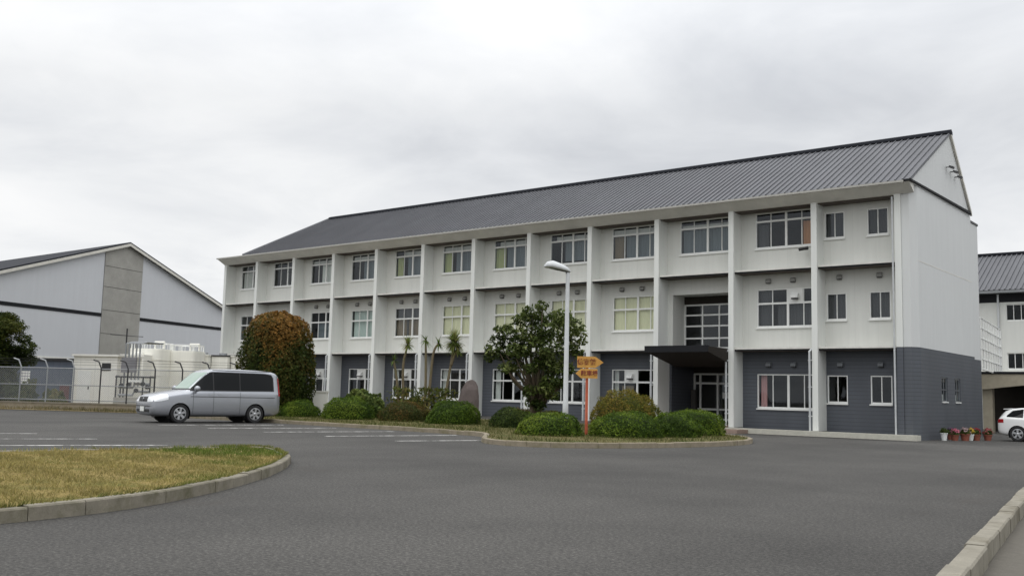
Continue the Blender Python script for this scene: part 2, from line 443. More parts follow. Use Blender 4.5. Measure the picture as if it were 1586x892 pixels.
V[:, 0] = np.stack([px-dx, py-dy, z0], 1); V[:, 1] = np.stack([px+dx, py+dy, z0], 1)
V[:, 2] = np.stack([px+lean[:, 0]+dx*.3, py+lean[:, 1]+dy*.3, z0+L], 1); V[:, 3] = np.stack([px+lean[:, 0]-dx*.3, py+lean[:, 1]-dy*.3, z0+L*.98], 1)
# ragged fringe hanging over the kerb
ep = inset(lawn_path, .13); ne = 9000; q = RNG.integers(0, len(ep)-1, ne); tt = RNG.uniform(0, 1, ne)
ex = np.array([ep[a].x*(1-b_)+ep[a+1].x*b_ for a, b_ in zip(q, tt)]); ey = np.array([ep[a].y*(1-b_)+ep[a+1].y*b_ for a, b_ in zip(q, tt)])
keep_ = (ey > -44) & (vnoise(np.stack([ex, ey, ex*0], 1), 3.0, 33) > RNG.uniform(-.9, .6, ne)); ex, ey, q = ex[keep_], ey[keep_], q[keep_]; ne = len(ex)
od = np.array([[ep[a+1].y-ep[a].y, -(ep[a+1].x-ep[a].x)] for a in q]); od /= np.linalg.norm(od, axis=1, keepdims=True)+1e-9
Le = RNG.uniform(.03, .10, ne); ae = RNG.uniform(0, 6.28, ne); ddx, ddy = np.cos(ae)*.006, np.sin(ae)*.006; le = od*Le[:, None]*RNG.uniform(.1, 1.0, (ne, 1)); ze = np.full(ne, .115)
VE = np.zeros((ne, 4, 3)); VE[:, 0] = np.stack([ex-ddx, ey-ddy, ze], 1); VE[:, 1] = np.stack([ex+ddx, ey+ddy, ze], 1)
VE[:, 2] = np.stack([ex+le[:, 0]+ddx*.3, ey+le[:, 1]+ddy*.3, ze+Le*.7], 1); VE[:, 3] = np.stack([ex+le[:, 0]-ddx*.3, ey+le[:, 1]-ddy*.3, ze+Le*.68], 1)
V = np.concatenate([V, VE]); g = np.concatenate([g, np.clip(RNG.normal(.55, .3, ne), 0, 1)]); N += ne; P = np.concatenate([P, np.stack([ex, ey, ex*0], 1)])
dry = lin((142, 132, 82)); grn = lin((84, 102, 40))
rc = RNG.uniform(0.6, 1.25, (N, 1))*np.clip(1+.22*vnoise(P, 3.6, 31), .6, 1.3)[:, None]
colr = (dry*(1-g[:, None])+grn*g[:, None])*rc
o = bpy.data.objects.new('grass', quads_mesh('grass', V, colr, M['leaf'])); COL.objects.link(o)
tag(o, 'short dry yellow grass with green patches on the lawn island', 'grass', kind='stuff')

def blades(name, label, poly, box, n, hmin, hmax, cols, z, seed, keep=None):
    rng = np.random.default_rng(seed)
    px = rng.uniform(box[0], box[1], n); py = rng.uniform(box[2], box[3], n)
    k = inside(px, py, poly); px, py = px[k], py[k]; n = len(px)
    P = np.stack([px, py, np.zeros(n)], 1); dens = vnoise(P, 1.7, seed)+.5*vnoise(P, 5, seed+1); k = dens > rng.uniform(-1.3, .5, n)
    px, py, P = px[k], py[k], P[k]; n = len(px)
    L = rng.uniform(hmin, hmax, n); an = rng.uniform(0, 6.28, n); lean = rng.normal(0, .45, (n, 2))*L[:, None]; w = L*.09
    dx, dy = np.cos(an)*w, np.sin(an)*w; z0 = np.full(n, z)
    V = np.zeros((n, 4, 3)); V[:, 0] = np.stack([px-dx, py-dy, z0], 1); V[:, 1] = np.stack([px+dx, py+dy, z0], 1)
    V[:, 2] = np.stack([px+lean[:, 0]+dx*.3, py+lean[:, 1]+dy*.3, z0+L], 1); V[:, 3] = np.stack([px+lean[:, 0]-dx*.3, py+lean[:, 1]-dy*.3, z0+L*.98], 1)
    o = bpy.data.objects.new(name, quads_mesh(name, V, palette(cols, n, rng, P, 1.2, seed), M['leaf'])); COL.objects.link(o)
    tag(o, label, 'grass', kind='stuff')

# right-hand drive kerb and brown pavement beyond it
rk = catmull([(58.6, -52), (57.5, -44.9), (56.27, -36.49), (55.11, -28.01), (54.6, -23), (55.2, -19.6), (57.5, -18.2), (64, -17.6), (80, -17.4)], 10)
kerb('kerb_drive', rk, 0.16, 0.16, M['kerb_clean'], 0.6, -1)
sheet('pavement', inset(rk, 0.158, -1)+[Vector((80, -52))], M['pavement'], 0.006, 2.0)

# planting bed
bed_path = catmull([(20.6, -12), (20.4, -16.5), (21.4, -19.2), (24, -19.9), (28.6, -19.95), (33, -20.0), (37, -20.35), (39.3, -20.9), (40.6, -22.3), (41.8, -23.7), (43.2, -24.2), (44.6, -23.3), (45.6, -20.8),
                    (45.95, -18), (45.4, -15.6), (43.8, -13.4), (41, -11.2), (37, -9.2), (30, -8.6), (23, -8.8), (20.9, -9.6)], 8, True)
bed_path.append(bed_path[0])
kerb('kerb_bed', bed_path, 0.14, 0.13, M['kerb_old'], 0.6, 1)
sheet('planting_bed', inset(bed_path[:-1], 0.135), M['bed'], 0.11, 0.6)

blades('bed_grass', 'thin green and brown ground cover between the shrubs', inset(bed_path[:-1], 0.14), (20, 46.2, -24.4, -8), 60000, .03, .11, [(58, 68, 32), (78, 84, 42), (100, 92, 58)], .10, 900)
# painted bay lines
def line(x0, y0, x1, y1, w=0.12):
    d = Vector((x1-x0, y1-y0)).normalized(); n = Vector((-d.y, d.x))*w/2
    sheet('parking_line', [(x0+n.x, y0+n.y), (x1+n.x, y1+n.y), (x1-n.x, y1-n.y), (x0-n.x, y0-n.y)], M['paint_line'], 0.005, 1.0)
for xe in (41.15, 38.45, 35.75, 33.05, 30.35):
    line(xe-1.0, -25.2, xe, -20.95 if xe < 39 else -21.9, 0.19)
for k2 in range(6):
    xe = 39.4-2.85*k2; line(xe-2.2, -36.2, xe, -31.2, 0.14 if k2 else 0.18)

# ------------------------------------------------------------------ main school building
BX = 4.105
CX = [-3.73]+[BX*i for i in range(11)]+[44.775]
Z2, Z3, ZB = 3.70, 7.40, 10.30
school = empty('school_building', (20, 4, 0))
tag(school, 'long three storey white school building with slate grey base and grey metal roof', 'building')
CW = 0.27
# columns (fins)
for i, x in enumerate(CX):
    b = MB()
    b.extrude([(x, 0.0, -0.02), (x+CW, 0.0, -0.02), (x+CW, 1.25, -0.02), (x, 1.25, -0.02)], (0, 0, ZB+0.02))
    # tapered head dying into the sloping soffit
    b.add([(x, 0, ZB), (x+CW, 0, ZB), (x+CW, 0.4, ZB), (x, 0.4, ZB), (x, -0.05, ZB+0.26), (x+CW, -0.05, ZB+0.26), (x+CW, 0.4, ZB+0.26), (x, 0.4, ZB+0.26)],
          [(0, 1, 5, 4), (1, 2, 6, 5), (3, 0, 4, 7)])
    if i == 12: b.v = [(x_, y_, max(z_, Z2-0.02)) for x_, y_, z_ in b.v]
    b.build('column', M['column'], school)
    if i == 12:
        b = MB(); b.box(x, x+CW, 0.0, 1.25, -0.35, Z2-0.022); b.build('column_base', M['siding'], school)

def wall_with_holes(b, x0, x1, y0, y1, z0, z1, holes):
    holes = sorted(holes); x = x0
    for hx0, hx1, hz0, hz1 in holes:
        if hx0 > x: b.box(x, hx0, y0, y1, z0, z1)
        if hz0 > z0: b.box(hx0, hx1, y0, y1, z0, hz0)
        if hz1 < z1: b.box(hx0, hx1, y0, y1, hz1, z1)
        x = hx1
    if x < x1: b.box(x, x1, y0, y1, z0, z1)

def pane_grid(x0, x1, n):
    return [x0+(x1-x0)*k/n for k in range(n+1)]

def cloth(name, x0, x1, z0, z1, y, mat, parent, waves=None, amp=0.03):
    n = max(8, int((x1-x0)*28)); vs = []; b = MB(); ph = random.uniform(0, 6)
    for i in range(n+1):
        x = x0+(x1-x0)*i/n; yy = y+(amp*math.sin(x*34+ph)+amp*0.5*math.sin(x*57+1.3*ph))
        vs += [(x, yy, z0), (x, yy, z1)]
    b.add(vs, [(2*i, 2*i+2, 2*i+3, 2*i+1) for i in range(n)])
    return b.build(name, mat, parent, smooth=True)

def window(x0, x1, z0, z1, y, n=4, transom=None, panel=None, drapes=(), parent=school, fm=None, sill=True):
    """aluminium sliding window: frame with panes, sill, optional fan panel and curtains"""
    fm = fm or M['frame']
    f = MB(); fo = 0.05; d0, d1 = y+0.015, y+0.10
    f.box(x0, x1, d0, d1, z1-fo, z1); f.box(x0, x1, d0, d1, z0, z0+fo)
    f.box(x0, x0+fo, d0, d1, z0+fo, z1-fo); f.box(x1-fo, x1, d0, d1, z0+fo, z1-fo)
    G = pane_grid(x0, x1, n)
    for k in range(1, n):
        wdt = 0.055 if (n == 4 and k == 2) else 0.02; ins = 0.012 if (n == 4 and k == 2) else 0.03
        f.box(G[k]-wdt, G[k]+wdt, d0+ins, d1-0.012, z0+fo, z1-fo)
    if transom: f.box(x0+fo, x1-fo, d0+0.006, d1-0.006, transom-0.045, transom+0.045)
    for k in range(n):   # lower sash rails
        f.box(G[k]+0.03, G[k+1]-0.03, d0+0.02, d1-0.02, z0+fo, z0+fo+0.035)
    w = f.build('window', fm, parent)
    g = MB(); zs = [z0, transom, z1] if transom else [z0, z1]
    for k in range(n):
        for a in range(len(zs)-1):
            if panel is not None and k == panel and a == len(zs)-2 and transom: continue
            dy = 0.012 if (k % 2) else -0.012
            yy = y+0.058+dy
            g.quad((G[k]+0.02, yy, zs[a]+0.02), (G[k+1]-0.02, yy, zs[a]+0.02), (G[k+1]-0.02, yy, zs[a+1]-0.02), (G[k]+0.02, yy, zs[a+1]-0.02))
    g.build('pane', M['glass'], w)
    if panel is not None and transom:
        p = MB(); p.box(G[panel]+0.03, G[panel+1]-0.03, y+0.03, y+0.07, transom+0.045, z1-fo)
        cx, cz = (G[panel]+G[panel+1])/2, (transom+z1)/2-0.03
        p.build('fan_panel', M['frame'], w)
        h = MB(); h.extrude([(cx-.17, y+.03, cz+.14), (cx-.17, y-.06, cz+.14), (cx-.17, y-.2, cz-.02), (cx-.17, y-.2, cz-.10), (cx-.17, y+.03, cz-.10)], (.34, 0, 0)); fh = h.build('fan_hood', M['frame'], w)
        h = MB(); h.box(cx-.14, cx+.14, y-.18, y+.02, cz-.16, cz-.101); h.build('outlet', M['dark_steel'], fh)
    if sill:
        s_ = MB(); s_.box(x0-0.04, x1+0.02, y-0.07, y+0.013, z0-0.055, z0-0.002); s_.build('sill', fm, w)
    for nme, a0, a1, c0, c1, mt in drapes:
        X0, X1 = x0+(x1-x0)*a0, x0+(x1-x0)*a1; Z0_, Z1_ = z0+(z1-z0)*c0, z0+(z1-z0)*c1
        cloth(nme, X0+0.03, X1-0.03, Z0_+0.03, Z1_-0.02, y+(0.17 if nme == 'blind' else 0.24), M[mt], w, amp=0.008 if nme == 'blind' else 0.03)
    return w

Y3, Y2, Y1 = 0.85, 1.0, 1.0
upper = MB(); lower = MB()
WT = 0.16
for i in range(12):
    xa, xb = CX[i]+CW, CX[i+1]
    h3 = []; h2 = []; h1 = []
    small = (i == 11)
    if i == 0: wx0, wx1 = CX[0]+0.95, xb-0.02
    else: wx0, wx1 = CX[i]+1.02, xb-0.02
    if small:
        sm = [(41.45, 42.38), (43.40, 44.34)]
        sm = [(a-.08, c-.08) for a, c in sm]; h3 = [(a, c, 8.72, 9.95) for a, c in sm]; h2 = [(a, c, 4.97, 6.22) for a, c in sm]; h1 = [(a, c, 1.22, 2.48) for a, c in sm]
    else:
        h3 = [(wx0, wx1, 8.50, 10.24)]
        h2 = [(wx0, wx1, 4.72, 6.56)]; h1 = [(wx0, wx1, 0.90, 2.72 if i < 10 else 2.52)]
        if i == 9: h2 = [(33.38, xb-0.12, 3.5, 6.50)]; h1 = [(33.0, xb-0.02, 0.05, 3.3)]
    wall_with_holes(upper, xa, xb, Y3, Y3+WT, Z3, ZB, h3)
    wall_with_holes(upper, xa, xb, Y2, Y2+WT, Z2, Z3-0.13, h2)
    wall_with_holes(lower, xa, xb, Y1, Y1+WT, -0.35, Z2-0.13, h1)
    # window furniture
    D3 = {0: [('curtain', 0, .4, 0, .75, 'blind_white')], 1: [('curtain', .55, 1, 0, .75, 'curtain_grey')],
          2: [('curtain', .3, .75, 0, .76, 'curtain_white'), ('blind', 0, 1, .74, .93, 'blind_white')],
          3: [('curtain', .3, 1, 0, .76, 'curtain_grey'), ('blind', 0, 1, .74, .93, 'blind_white')],
          4: [('curtain', 0, .18, 0, .76, 'curtain_green'), ('curtain', .3, 1, 0, .76, 'curtain_grey'), ('blind', .2, 1, .74, .95, 'blind_white')],
          5: [('curtain', 0, .22, 0, .76, 'curtain_green'), ('curtain', .3, 1, 0, .76, 'curtain_grey'), ('blind', 0, 1, .74, .95, 'blind_white')],
          6: [('curtain', 0, .25, 0, .76, 'curtain_green'), ('curtain', .26, 1, 0, .76, 'curtain_grey'), ('blind', .1, 1, .74, .95, 'blind_white')],
          7: [('curtain', .27, 1, .1, .76, 'curtain_grey'), ('blind', .1, 1, .74, .93, 'blind_white')],
          8: [('curtain', 0, .2, 0, .76, 'curtain_brown'), ('curtain', .25, 1, 0, .76, 'curtain_grey'), ('blind', 0, 1, .74, .95, 'blind_white')],
          9: [('curtain', .02, .98, 0.05, .76, 'curtain_grey'), ('blind', 0, 1, .74, .88, 'blind_white')],
          10: [('curtain', .74, 1, 0, .72, 'curtain_orange'), ('curtain', 0.02, .2, 0, .7, 'curtain_dark')]}
    D2 = {0: [('curtain', .4, 1, 0, 1, 'curtain_grey')], 1: [('curtain', .2, .8, 0, 1, 'curtain_grey')], 2: [('curtain', .2, 1, 0, .6, 'curtain_grey')],
          3: [('curtain', 0, 1, 0, 1, 'curtain_mint')], 4: [('curtain', 0, 1, 0, .62, 'curtain_brown'), ('blind', 0, 1, .62, 1, 'curtain_dark')],
          5: [('blind', 0, 1, 0, 1, 'blind_cream')], 6: [('blind', 0, 1, 0, 1, 'blind_cream')], 7: [('blind', 0, 1, 0, 1, 'blind_cream')], 8: [('blind', 0, 1, 0, 1, 'blind_cream')],
          10: [('curtain', 0, .24, 0, 1, 'curtain_dark'), ('curtain', .3, 1, 0, .6, 'curtain_dark')]}
    D1 = {3: [('curtain', .5, 1, 0, .6, 'curtain_white')], 4: [('curtain', 0, .12, 0, 1, 'curtain_white')], 5: [('curtain', 0, .14, 0, 1, 'curtain_white')],
          6: [('curtain', 0, .15, 0, 1, 'curtain_white')], 7: [('curtain', 0, .1, 0, 1, 'curtain_white')], 8: [('curtain', 0, .1, 0, 1, 'curtain_white'), ('curtain', .15, .4, 0, .55, 'curtain_brown')], 10: [('curtain', .02, .14, 0, 1, 'curtain_pink')]}
    if small:
        for a, c, z0, z1 in h3: window(a, c, z0, z1, Y3, 2, drapes=[('curtain', 0, 1, 0, 1, 'curtain_dark')])
        for a, c, z0, z1 in h2: window(a, c, z0, z1, Y2, 2, drapes=[('curtain', 0, 1, 0, 1, 'curtain_dark')])
        for a, c, z0, z1 in h1: window(a, c, z0, z1, Y1, 2)
    else:
        window(wx0, wx1, 8.50, 10.24, Y3, 4, 9.82, None, D3.get(i, ()))
        if i != 9:
            window(wx0, wx1, 4.72, 6.56, Y2, 4, 5.87, 2 if i == 10 else None, D2.get(i, ()))
            window(wx0, wx1, h1[0][2], h1[0][3], Y1, 4, 2.06 if i < 10 else None, 1 if i in (2, 3, 4, 8) else None, D1.get(i, ()))
upper.build('upper_wall', M['white_panel'], school)
lower.build('lower_wall', M['siding'], school)
# floor ledges with a drip gutter below
for zz, yb in ((Z2, Y2), (Z3, Y2)):
    for i in range(12):
        if zz == Z2 and i == 9: continue
        b = MB(); xa, xb = CX[i]+CW, CX[i+1]
        b.box(xa+0.002, xb-0.002, 0.10, yb+0.1, zz-0.05, zz+0.035)
        b.build('floor_ledge', M['ledge'], school)
        b = MB(); b.box(xa+0.002, xb-0.002, 0.16, yb-0.003, zz-0.13, zz-0.052); b.build('recess_shade_board', M['recess'], school)  # board added under the ledge, its dark colour standing in for shade
        t = MB(); t.box(xa+0.002, xb-0.002, 0.115, 0.158, zz-0.115, zz-0.052); t.build('drip_channel', M['black_trim'], school)
# ring beam, sloping soffit, gutter
b = MB(); xl, xr = CX[0]-0.02, 45.62
b.box(xl, 45.04, 0.02, Y3+WT, ZB, ZB+0.3)
b.add([(xl, 0.018, ZB), (xr, 0.018, ZB), (xr, -0.62, 10.66), (xl, -0.62, 10.66), (xr, 0.018, 10.72), (xl, 0.018, 10.72), (xr, -0.62, 10.70), (xl, -0.62, 10.70)],
      [(0, 1, 2, 3), (3, 2, 6, 7), (1, 4, 6, 2), (0, 3, 7, 5), (4, 5, 7, 6)])
b.build('eave_soffit', M['soffit'], school)
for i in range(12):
    b = MB(); b.box(CX[i]+CW+.002, CX[i+1]-.002, 0.16, Y3-.003, ZB-0.045, ZB-0.002); b.build('recess_shade_board', M['recess'], school)  # dark boards added as the shadow band below the beam
b = MB(); b.box(xl-0.05, 45.4, -0.70, -0.622, 10.66, 10.745); b.build('gutter', M['eave_gutter'], school)
b = MB(); b.box(45.4, 45.72, -0.705, -0.3, 10.69, 10.775)
b.extrude([(45.64, -0.3, 10.70), (45.64, 9.32, 10.80), (45.64, 9.32, 10.92), (45.64, -0.3, 10.775)], (0.08, 0, 0))
b.build('eave_trim', M['black_trim'], school)
# roof
EY, EZ, RY, RZ, BYk, BZ = -0.66, 10.76, 5.82, 14.23, 9.32, 10.86
b = MB()
def rp(x, t): return (x, EY+(RY-EY)*t, EZ+(RZ-EZ)*t)
def left_x(t): return -0.75+1.85*t
XR = 45.70
b.add([(left_x(0), EY, EZ), (XR, EY, EZ), (XR, RY, RZ), (left_x(1), RY, RZ),
       (left_x(0), EY, EZ-0.06), (XR, EY, EZ-0.06), (XR, RY, RZ-0.06), (left_x(1), RY, RZ-0.06)],
      [(0, 1, 2, 3), (7, 6, 5, 4), (0, 4, 5, 1), (1, 5, 6, 2), (0, 3, 7, 4)])
b.add([(left_x(1), RY, RZ), (XR, RY, RZ), (XR, BYk, BZ), (-0.75, BYk, BZ), (left_x(1), RY, RZ-0.06), (XR, RY, RZ-0.06), (XR, BYk, BZ-0.06), (-0.75, BYk, BZ-0.06)],
      [(0, 1, 2, 3), (7, 6, 5, 4), (1, 5, 6, 2), (2, 6, 7, 3)])
b.add([(left_x(0), EY, EZ), (left_x(1), RY, RZ), (-0.75, BYk, BZ)], [(0, 1, 2)])
b.box(xl-0.05, -0.75, -0.62, 9.3, 10.66, 10.745)
n = Vector((0, -(RZ-EZ), RY-EY)).normalized()
x = 45.66
while x > -0.6:
    t1 = 1.0 if x > left_x(1) else (x-left_x(0))/(left_x(1)-left_x(0))
    p0, p1 = Vector(rp(x, 0)), Vector(rp(x, t1)); w2 = 0.022; hh = 0.05
    vs = [p0+Vector((-w2, 0, 0)), p0+Vector((w2, 0, 0)), p0+Vector((w2, 0, 0))+n*hh, p0+Vector((-w2, 0, 0))+n*hh,
          p1+Vector((-w2, 0, 0)), p1+Vector((w2, 0, 0)), p1+Vector((w2, 0, 0))+n*hh, p1+Vector((-w2, 0, 0))+n*hh]
    b.add(vs, [(0, 1, 2, 3), (0, 3, 7, 4), (1, 5, 6, 2), (3, 2, 6, 7)])
    x -= 0.31
roof = b.build('roof', M['roof'], school)
b = MB(); b.extrude([(left_x(1), RY-0.22, RZ-0.05), (left_x(1), RY-0.2, RZ+0.09), (left_x(1), RY, RZ+0.17), (left_x(1), RY+0.2, RZ+0.05), (left_x(1), RY+0.2, RZ-0.1)], (XR+0.03-left_x(1), 0, 0))
b.build('ridge_cap', M['roof_cap'], roof)
b = MB(); b.tube([(left_x(0)+.02, EY+.05, EZ+.0), (left_x(1), RY, RZ+.02)], .11, 8); b.build('hip_cap', M['roof'], roof)
b = MB()
b.extrude([(45.625, RY, RZ+0.05), (45.625, BYk, BZ+0.05), (45.625, BYk, BZ-0.12), (45.625, RY, RZ-0.14)], (0.10, 0, 0))
b.build('verge_cap', M['gutter'], roof)
# east gable: corner strip, chamfer, wall, lower siding
GX = 45.62
ang = [(45.05, 0.06), (45.38, 0.06), (GX, 0.42), (GX, 9.35), (GX-0.3, 9.35), (GX-0.3, 0.55), (45.25, 0.3), (45.05, 0.3)]
b = MB(); b.prism(ang, Z2-0.02, ZB+0.36)
b.prism([(GX, 0.0), (GX, 9.3), (GX-0.28, 9.3), (GX-0.28, 0.0)], ZB+0.37, 10.72)
b.extrude([(GX-0.26, -0.45, 10.72), (GX-0.26, RY, RZ-0.09), (GX-0.26, 9.28, 10.72)], (0.26, 0, 0))
gw = b.build('gable_wall', M['gable_panel'], school)
b = MB(); b.box(GX-0.01, GX+0.006, 0.45, 9.33, Z3-0.02, Z3+0.02); b.build('panel_joint', M['soffit'], gw)
ang2 = [(45.05, 0.04), (45.39, 0.04), (GX+0.03, 0.40), (GX+0.03, 9.36), (GX-0.3, 9.36), (GX-0.3, 0.55), (45.25, 0.3), (45.05, 0.3)]
b = MB()
def gwall(y0, y1, z0, z1): b.box(GX-0.27, GX+0.03, y0, y1, z0, z1)
b.prism([(45.05, 0.04), (45.39, 0.04), (GX+0.03, 0.40), (GX+0.03, 0.55), (GX-0.3, 0.55), (45.25, 0.3), (45.05, 0.3)], -0.4, Z2-0.03)
wy = [(3.45, 4.40), (5.66, 6.55)]
gwall(0.55, wy[0][0], -0.4, Z2-0.03)
for (a, c) in wy: gwall(a, c, -0.4, 1.42); gwall(a, c, 2.5, Z2-0.03)
gwall(wy[0][1], wy[1][0], -0.4, Z2-0.03); gwall(wy[1][1], 9.36, -0.4, Z2-0.03)
b.build('lower_gable_wall', M['siding_gable'], school)
for a, c in wy:
    f = MB(); xx0, xx1 = GX-0.06, GX+0.0
    f.box(xx0, xx1, a, a+.05, 1.42, 2.5); f.box(xx0, xx1, c-.05, c, 1.42, 2.5); f.box(xx0, xx1, a+.05, c-.05, 1.42, 1.47); f.box(xx0, xx1, a+.05, c-.05, 2.45, 2.5)
    f.box(xx0+.01, xx1-.01, (a+c)/2-.03, (a+c)/2+.03, 1.47, 2.45); f.box(xx0+.01, xx1-.01, a+.05, c-.05, 1.93, 1.97)
    w = f.build('window', M['steel_frame'], school)
    g = MB(); g.quad((GX-.03, a+.03, 1.45), (GX-.03, c-.03, 1.45), (GX-.03, c-.03, 2.47), (GX-.03, a+.03, 2.47)); g.build('pane', M['glass'], w)
    g = MB(); g.box(GX+0.03, GX+0.07, a, c, 1.36, 1.415); g.build('sill', M['frame'], w)
    cloth_b = MB(); cloth_b.quad((GX-.15, a, 1.42), (GX-.15, c, 1.42), (GX-.15, c, 1.75), (GX-.15, a, 1.75)); cloth_b.build('curtain', M['curtain_white'], w)
# stair block behind the gable, back and left walls, floors
b = MB(); b.box(36, 45.52, 9.37, 11.1, Z2-0.12, 10.5); b.build('stair_block_wall', M['gable_panel'], school)
b = MB(); b.box(35.97, 45.56, 9.34, 11.13, 10.5, 10.6); b.build('stair_block_coping', M['dark_steel'], school)
b = MB(); b.box(36, 45.54, 9.38, 11.09, -0.4, Z2-0.13); b.build('stair_block_base', M['siding_gable'], school)
b = MB()
b.box(CX[0], 36, 9.1, 9.35, -0.3, 10.74); b.box(CX[0]+0.0, CX[0]+0.2, 0.95, 9.1, -0.3, 10.6)
b.build('back_wall', M['white_panel'], school)
b = MB()
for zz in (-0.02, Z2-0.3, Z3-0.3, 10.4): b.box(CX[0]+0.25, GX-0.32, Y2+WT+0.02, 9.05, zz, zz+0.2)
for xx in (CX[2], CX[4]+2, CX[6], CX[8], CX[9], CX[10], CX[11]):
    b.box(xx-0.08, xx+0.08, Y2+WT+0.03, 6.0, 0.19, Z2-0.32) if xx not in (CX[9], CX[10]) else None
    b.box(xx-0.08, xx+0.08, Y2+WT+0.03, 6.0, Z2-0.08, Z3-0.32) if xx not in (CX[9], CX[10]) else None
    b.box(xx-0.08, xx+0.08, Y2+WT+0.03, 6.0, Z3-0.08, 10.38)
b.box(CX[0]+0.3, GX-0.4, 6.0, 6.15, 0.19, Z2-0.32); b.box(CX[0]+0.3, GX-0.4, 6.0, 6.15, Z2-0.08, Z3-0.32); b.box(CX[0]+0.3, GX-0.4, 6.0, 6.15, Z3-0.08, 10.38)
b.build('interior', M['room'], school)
# downpipes beside columns
for i in (3, 4, 5, 6, 7, 8, 9, 10, 11):
    b = MB(); x = CX[i]-0.10
    top = Z2-0.06
    b.tube([(x, -0.04, -0.05 if i > 8 else 0.0), (x, -0.04, top-0.12), (x+0.06, 0.08, top)], 0.05, 10)
    for zz in (0.6, 1.9, 3.1): b.box(x-0.07, x+0.11, -0.06, 0.03, zz, zz+0.05)
    b.build('downpipe', M['pole'], school, smooth=False)
b = MB(); b.tube([(44.70, -0.03, -0.05), (44.70, -0.03, 10.2)], 0.04, 10); b.build('downpipe', M['pole'], school)
# round vent hoods
def vent_hood(x, y, z, mt='hood'):
    h = MB(); h.extrude([(x-.12, y, z+.10), (x-.12, y-.06, z+.10), (x-.12, y-.15, z+.03), (x-.12, y-.16, z-.09), (x-.12, y, z-.09)], (.24, 0, 0))
    vh = h.build('vent_hood', M[mt], school)
    h = MB(); h.box(x-.10, x+.10, y-.145, y-.005, z-.13, z-.091); h.build('grille', M['dark_steel'], vh)
for i in range(2, 12):
    if i == 9: continue
    xa = CX[i]
    for k2 in ((1.62, 2.85) if i < 11 else (0.95, 2.75)):
        vent_hood(xa+k2, Y2, 6.95)
        if i >= 10: vent_hood(xa+k2, Y1, 2.98, 'hood_dark')
# ---- entrance bay
ex0, ex1 = 33.13, 36.92
b = MB()   # porch recess linings, floor 2
b.box(33.20, 33.38, Y2+WT+0.002, 2.35, 3.52, 6.62); b.box(36.8, 36.94, Y2+WT+0.002, 2.35, 3.52, 6.62)
b.box(33.38, 36.8, Y2+WT+0.002, 2.35, 6.51, 6.65); b.box(33.38, 36.8, Y2+WT+0.002, 2.35, 3.40, 3.52)
b.build('porch_lining', M['white_panel'], school)
f = MB(); yy = 2.2
for xx in (33.42, 34.42, 35.36, 36.3, 36.74): f.box(xx-0.035, xx+0.035, yy, yy+0.08, 3.52, 6.1)
for zz in (3.86, 4.36, 4.99, 5.55, 6.07): f.box(33.42, 36.77, yy+0.01, yy+0.07, zz-0.04, zz+0.04)
w = f.build('stair_window', M['frame'], school)
g = MB(); g.quad((33.4, yy+.045, 3.52), (36.8, yy+.045, 3.52), (36.8, yy+.045, 6.1), (33.4, yy+.045, 6.1)); g.build('pane', M['glass'], w)
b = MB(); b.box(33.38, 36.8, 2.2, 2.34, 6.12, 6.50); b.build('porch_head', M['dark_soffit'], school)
b = MB()   # ground-floor porch
b.box(33.10, 33.24, Y1+WT+0.002, 3.6, 0.0, 3.38); b.build('porch_wall', M['siding'], school)
b = MB(); b.box(36.8, 36.94, Y1+WT+0.002, 3.6, 0.0, 3.38); b.build('porch_wall', M['siding'], school)
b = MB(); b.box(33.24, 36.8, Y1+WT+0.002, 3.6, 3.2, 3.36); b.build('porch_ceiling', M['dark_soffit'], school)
f = MB(); yy = 3.5
for xx in (33.28, 33.62, 34.62, 35.65, 36.75): f.box(xx-0.05, xx+0.05, yy, yy+0.09, 0.2, 2.6)
for zz in (0.24, 0.76, 2.10, 2.58): f.box(33.26, 36.78, yy+0.01, yy+0.08, zz-0.05, zz+0.05)
dr = f.build('entrance_door', M['frame'], school)
g = MB(); g.quad((33.26, yy+.045, .2), (36.78, yy+.045, .2), (36.78, yy+.045, 2.6), (33.26, yy+.045, 2.6)); g.build('pane', M['glass'], dr)
g = MB(); g.box(34.9, 35.3, yy-0.012, yy-0.004, 1.35, 1.65); g.build('notice', M['plate'], dr)
g = MB(); g.box(33.3, 33.55, yy-0.4, yy-0.2, 0.2, 1.75); g.build('umbrella_locker', M['room'], school)
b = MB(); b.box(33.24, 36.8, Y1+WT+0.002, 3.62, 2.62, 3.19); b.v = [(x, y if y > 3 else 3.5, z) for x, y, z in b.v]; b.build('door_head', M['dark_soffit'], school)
b = MB()   # canopy slab, underside rising to the front
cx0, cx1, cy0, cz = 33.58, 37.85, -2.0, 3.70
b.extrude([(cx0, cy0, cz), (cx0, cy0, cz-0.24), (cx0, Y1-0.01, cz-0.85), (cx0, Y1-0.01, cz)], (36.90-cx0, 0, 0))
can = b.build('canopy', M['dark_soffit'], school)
b = MB(); b.box(cx0-0.03, 36.93, cy0-0.05, cy0-0.004, cz-0.26, cz+0.05); b.box(cx0-0.045, cx0-0.003, cy0-0.004, -0.02, cz-0.26, cz+0.05)
b.build('fascia', M['black_trim'], can)
# plinth strip and steps
b = MB(); b.box(37.0, 45.7, -0.55, 0.03, -0.45, -0.03); b.build('plinth', M['plinth'], school)
b = MB(); b.box(33.1, 36.9, -0.5, 3.7, -0.4, 0.05); b.box(33.0, 38.2, -1.7, -0.56, -0.4, -0.08); b.build('entrance_step', M['step'], school)
b = MB(); b.box(CX[0], 33.05, -0.15, Y1+0.05, -0.4, -0.025); b.build('plinth', M['plinth'], school)

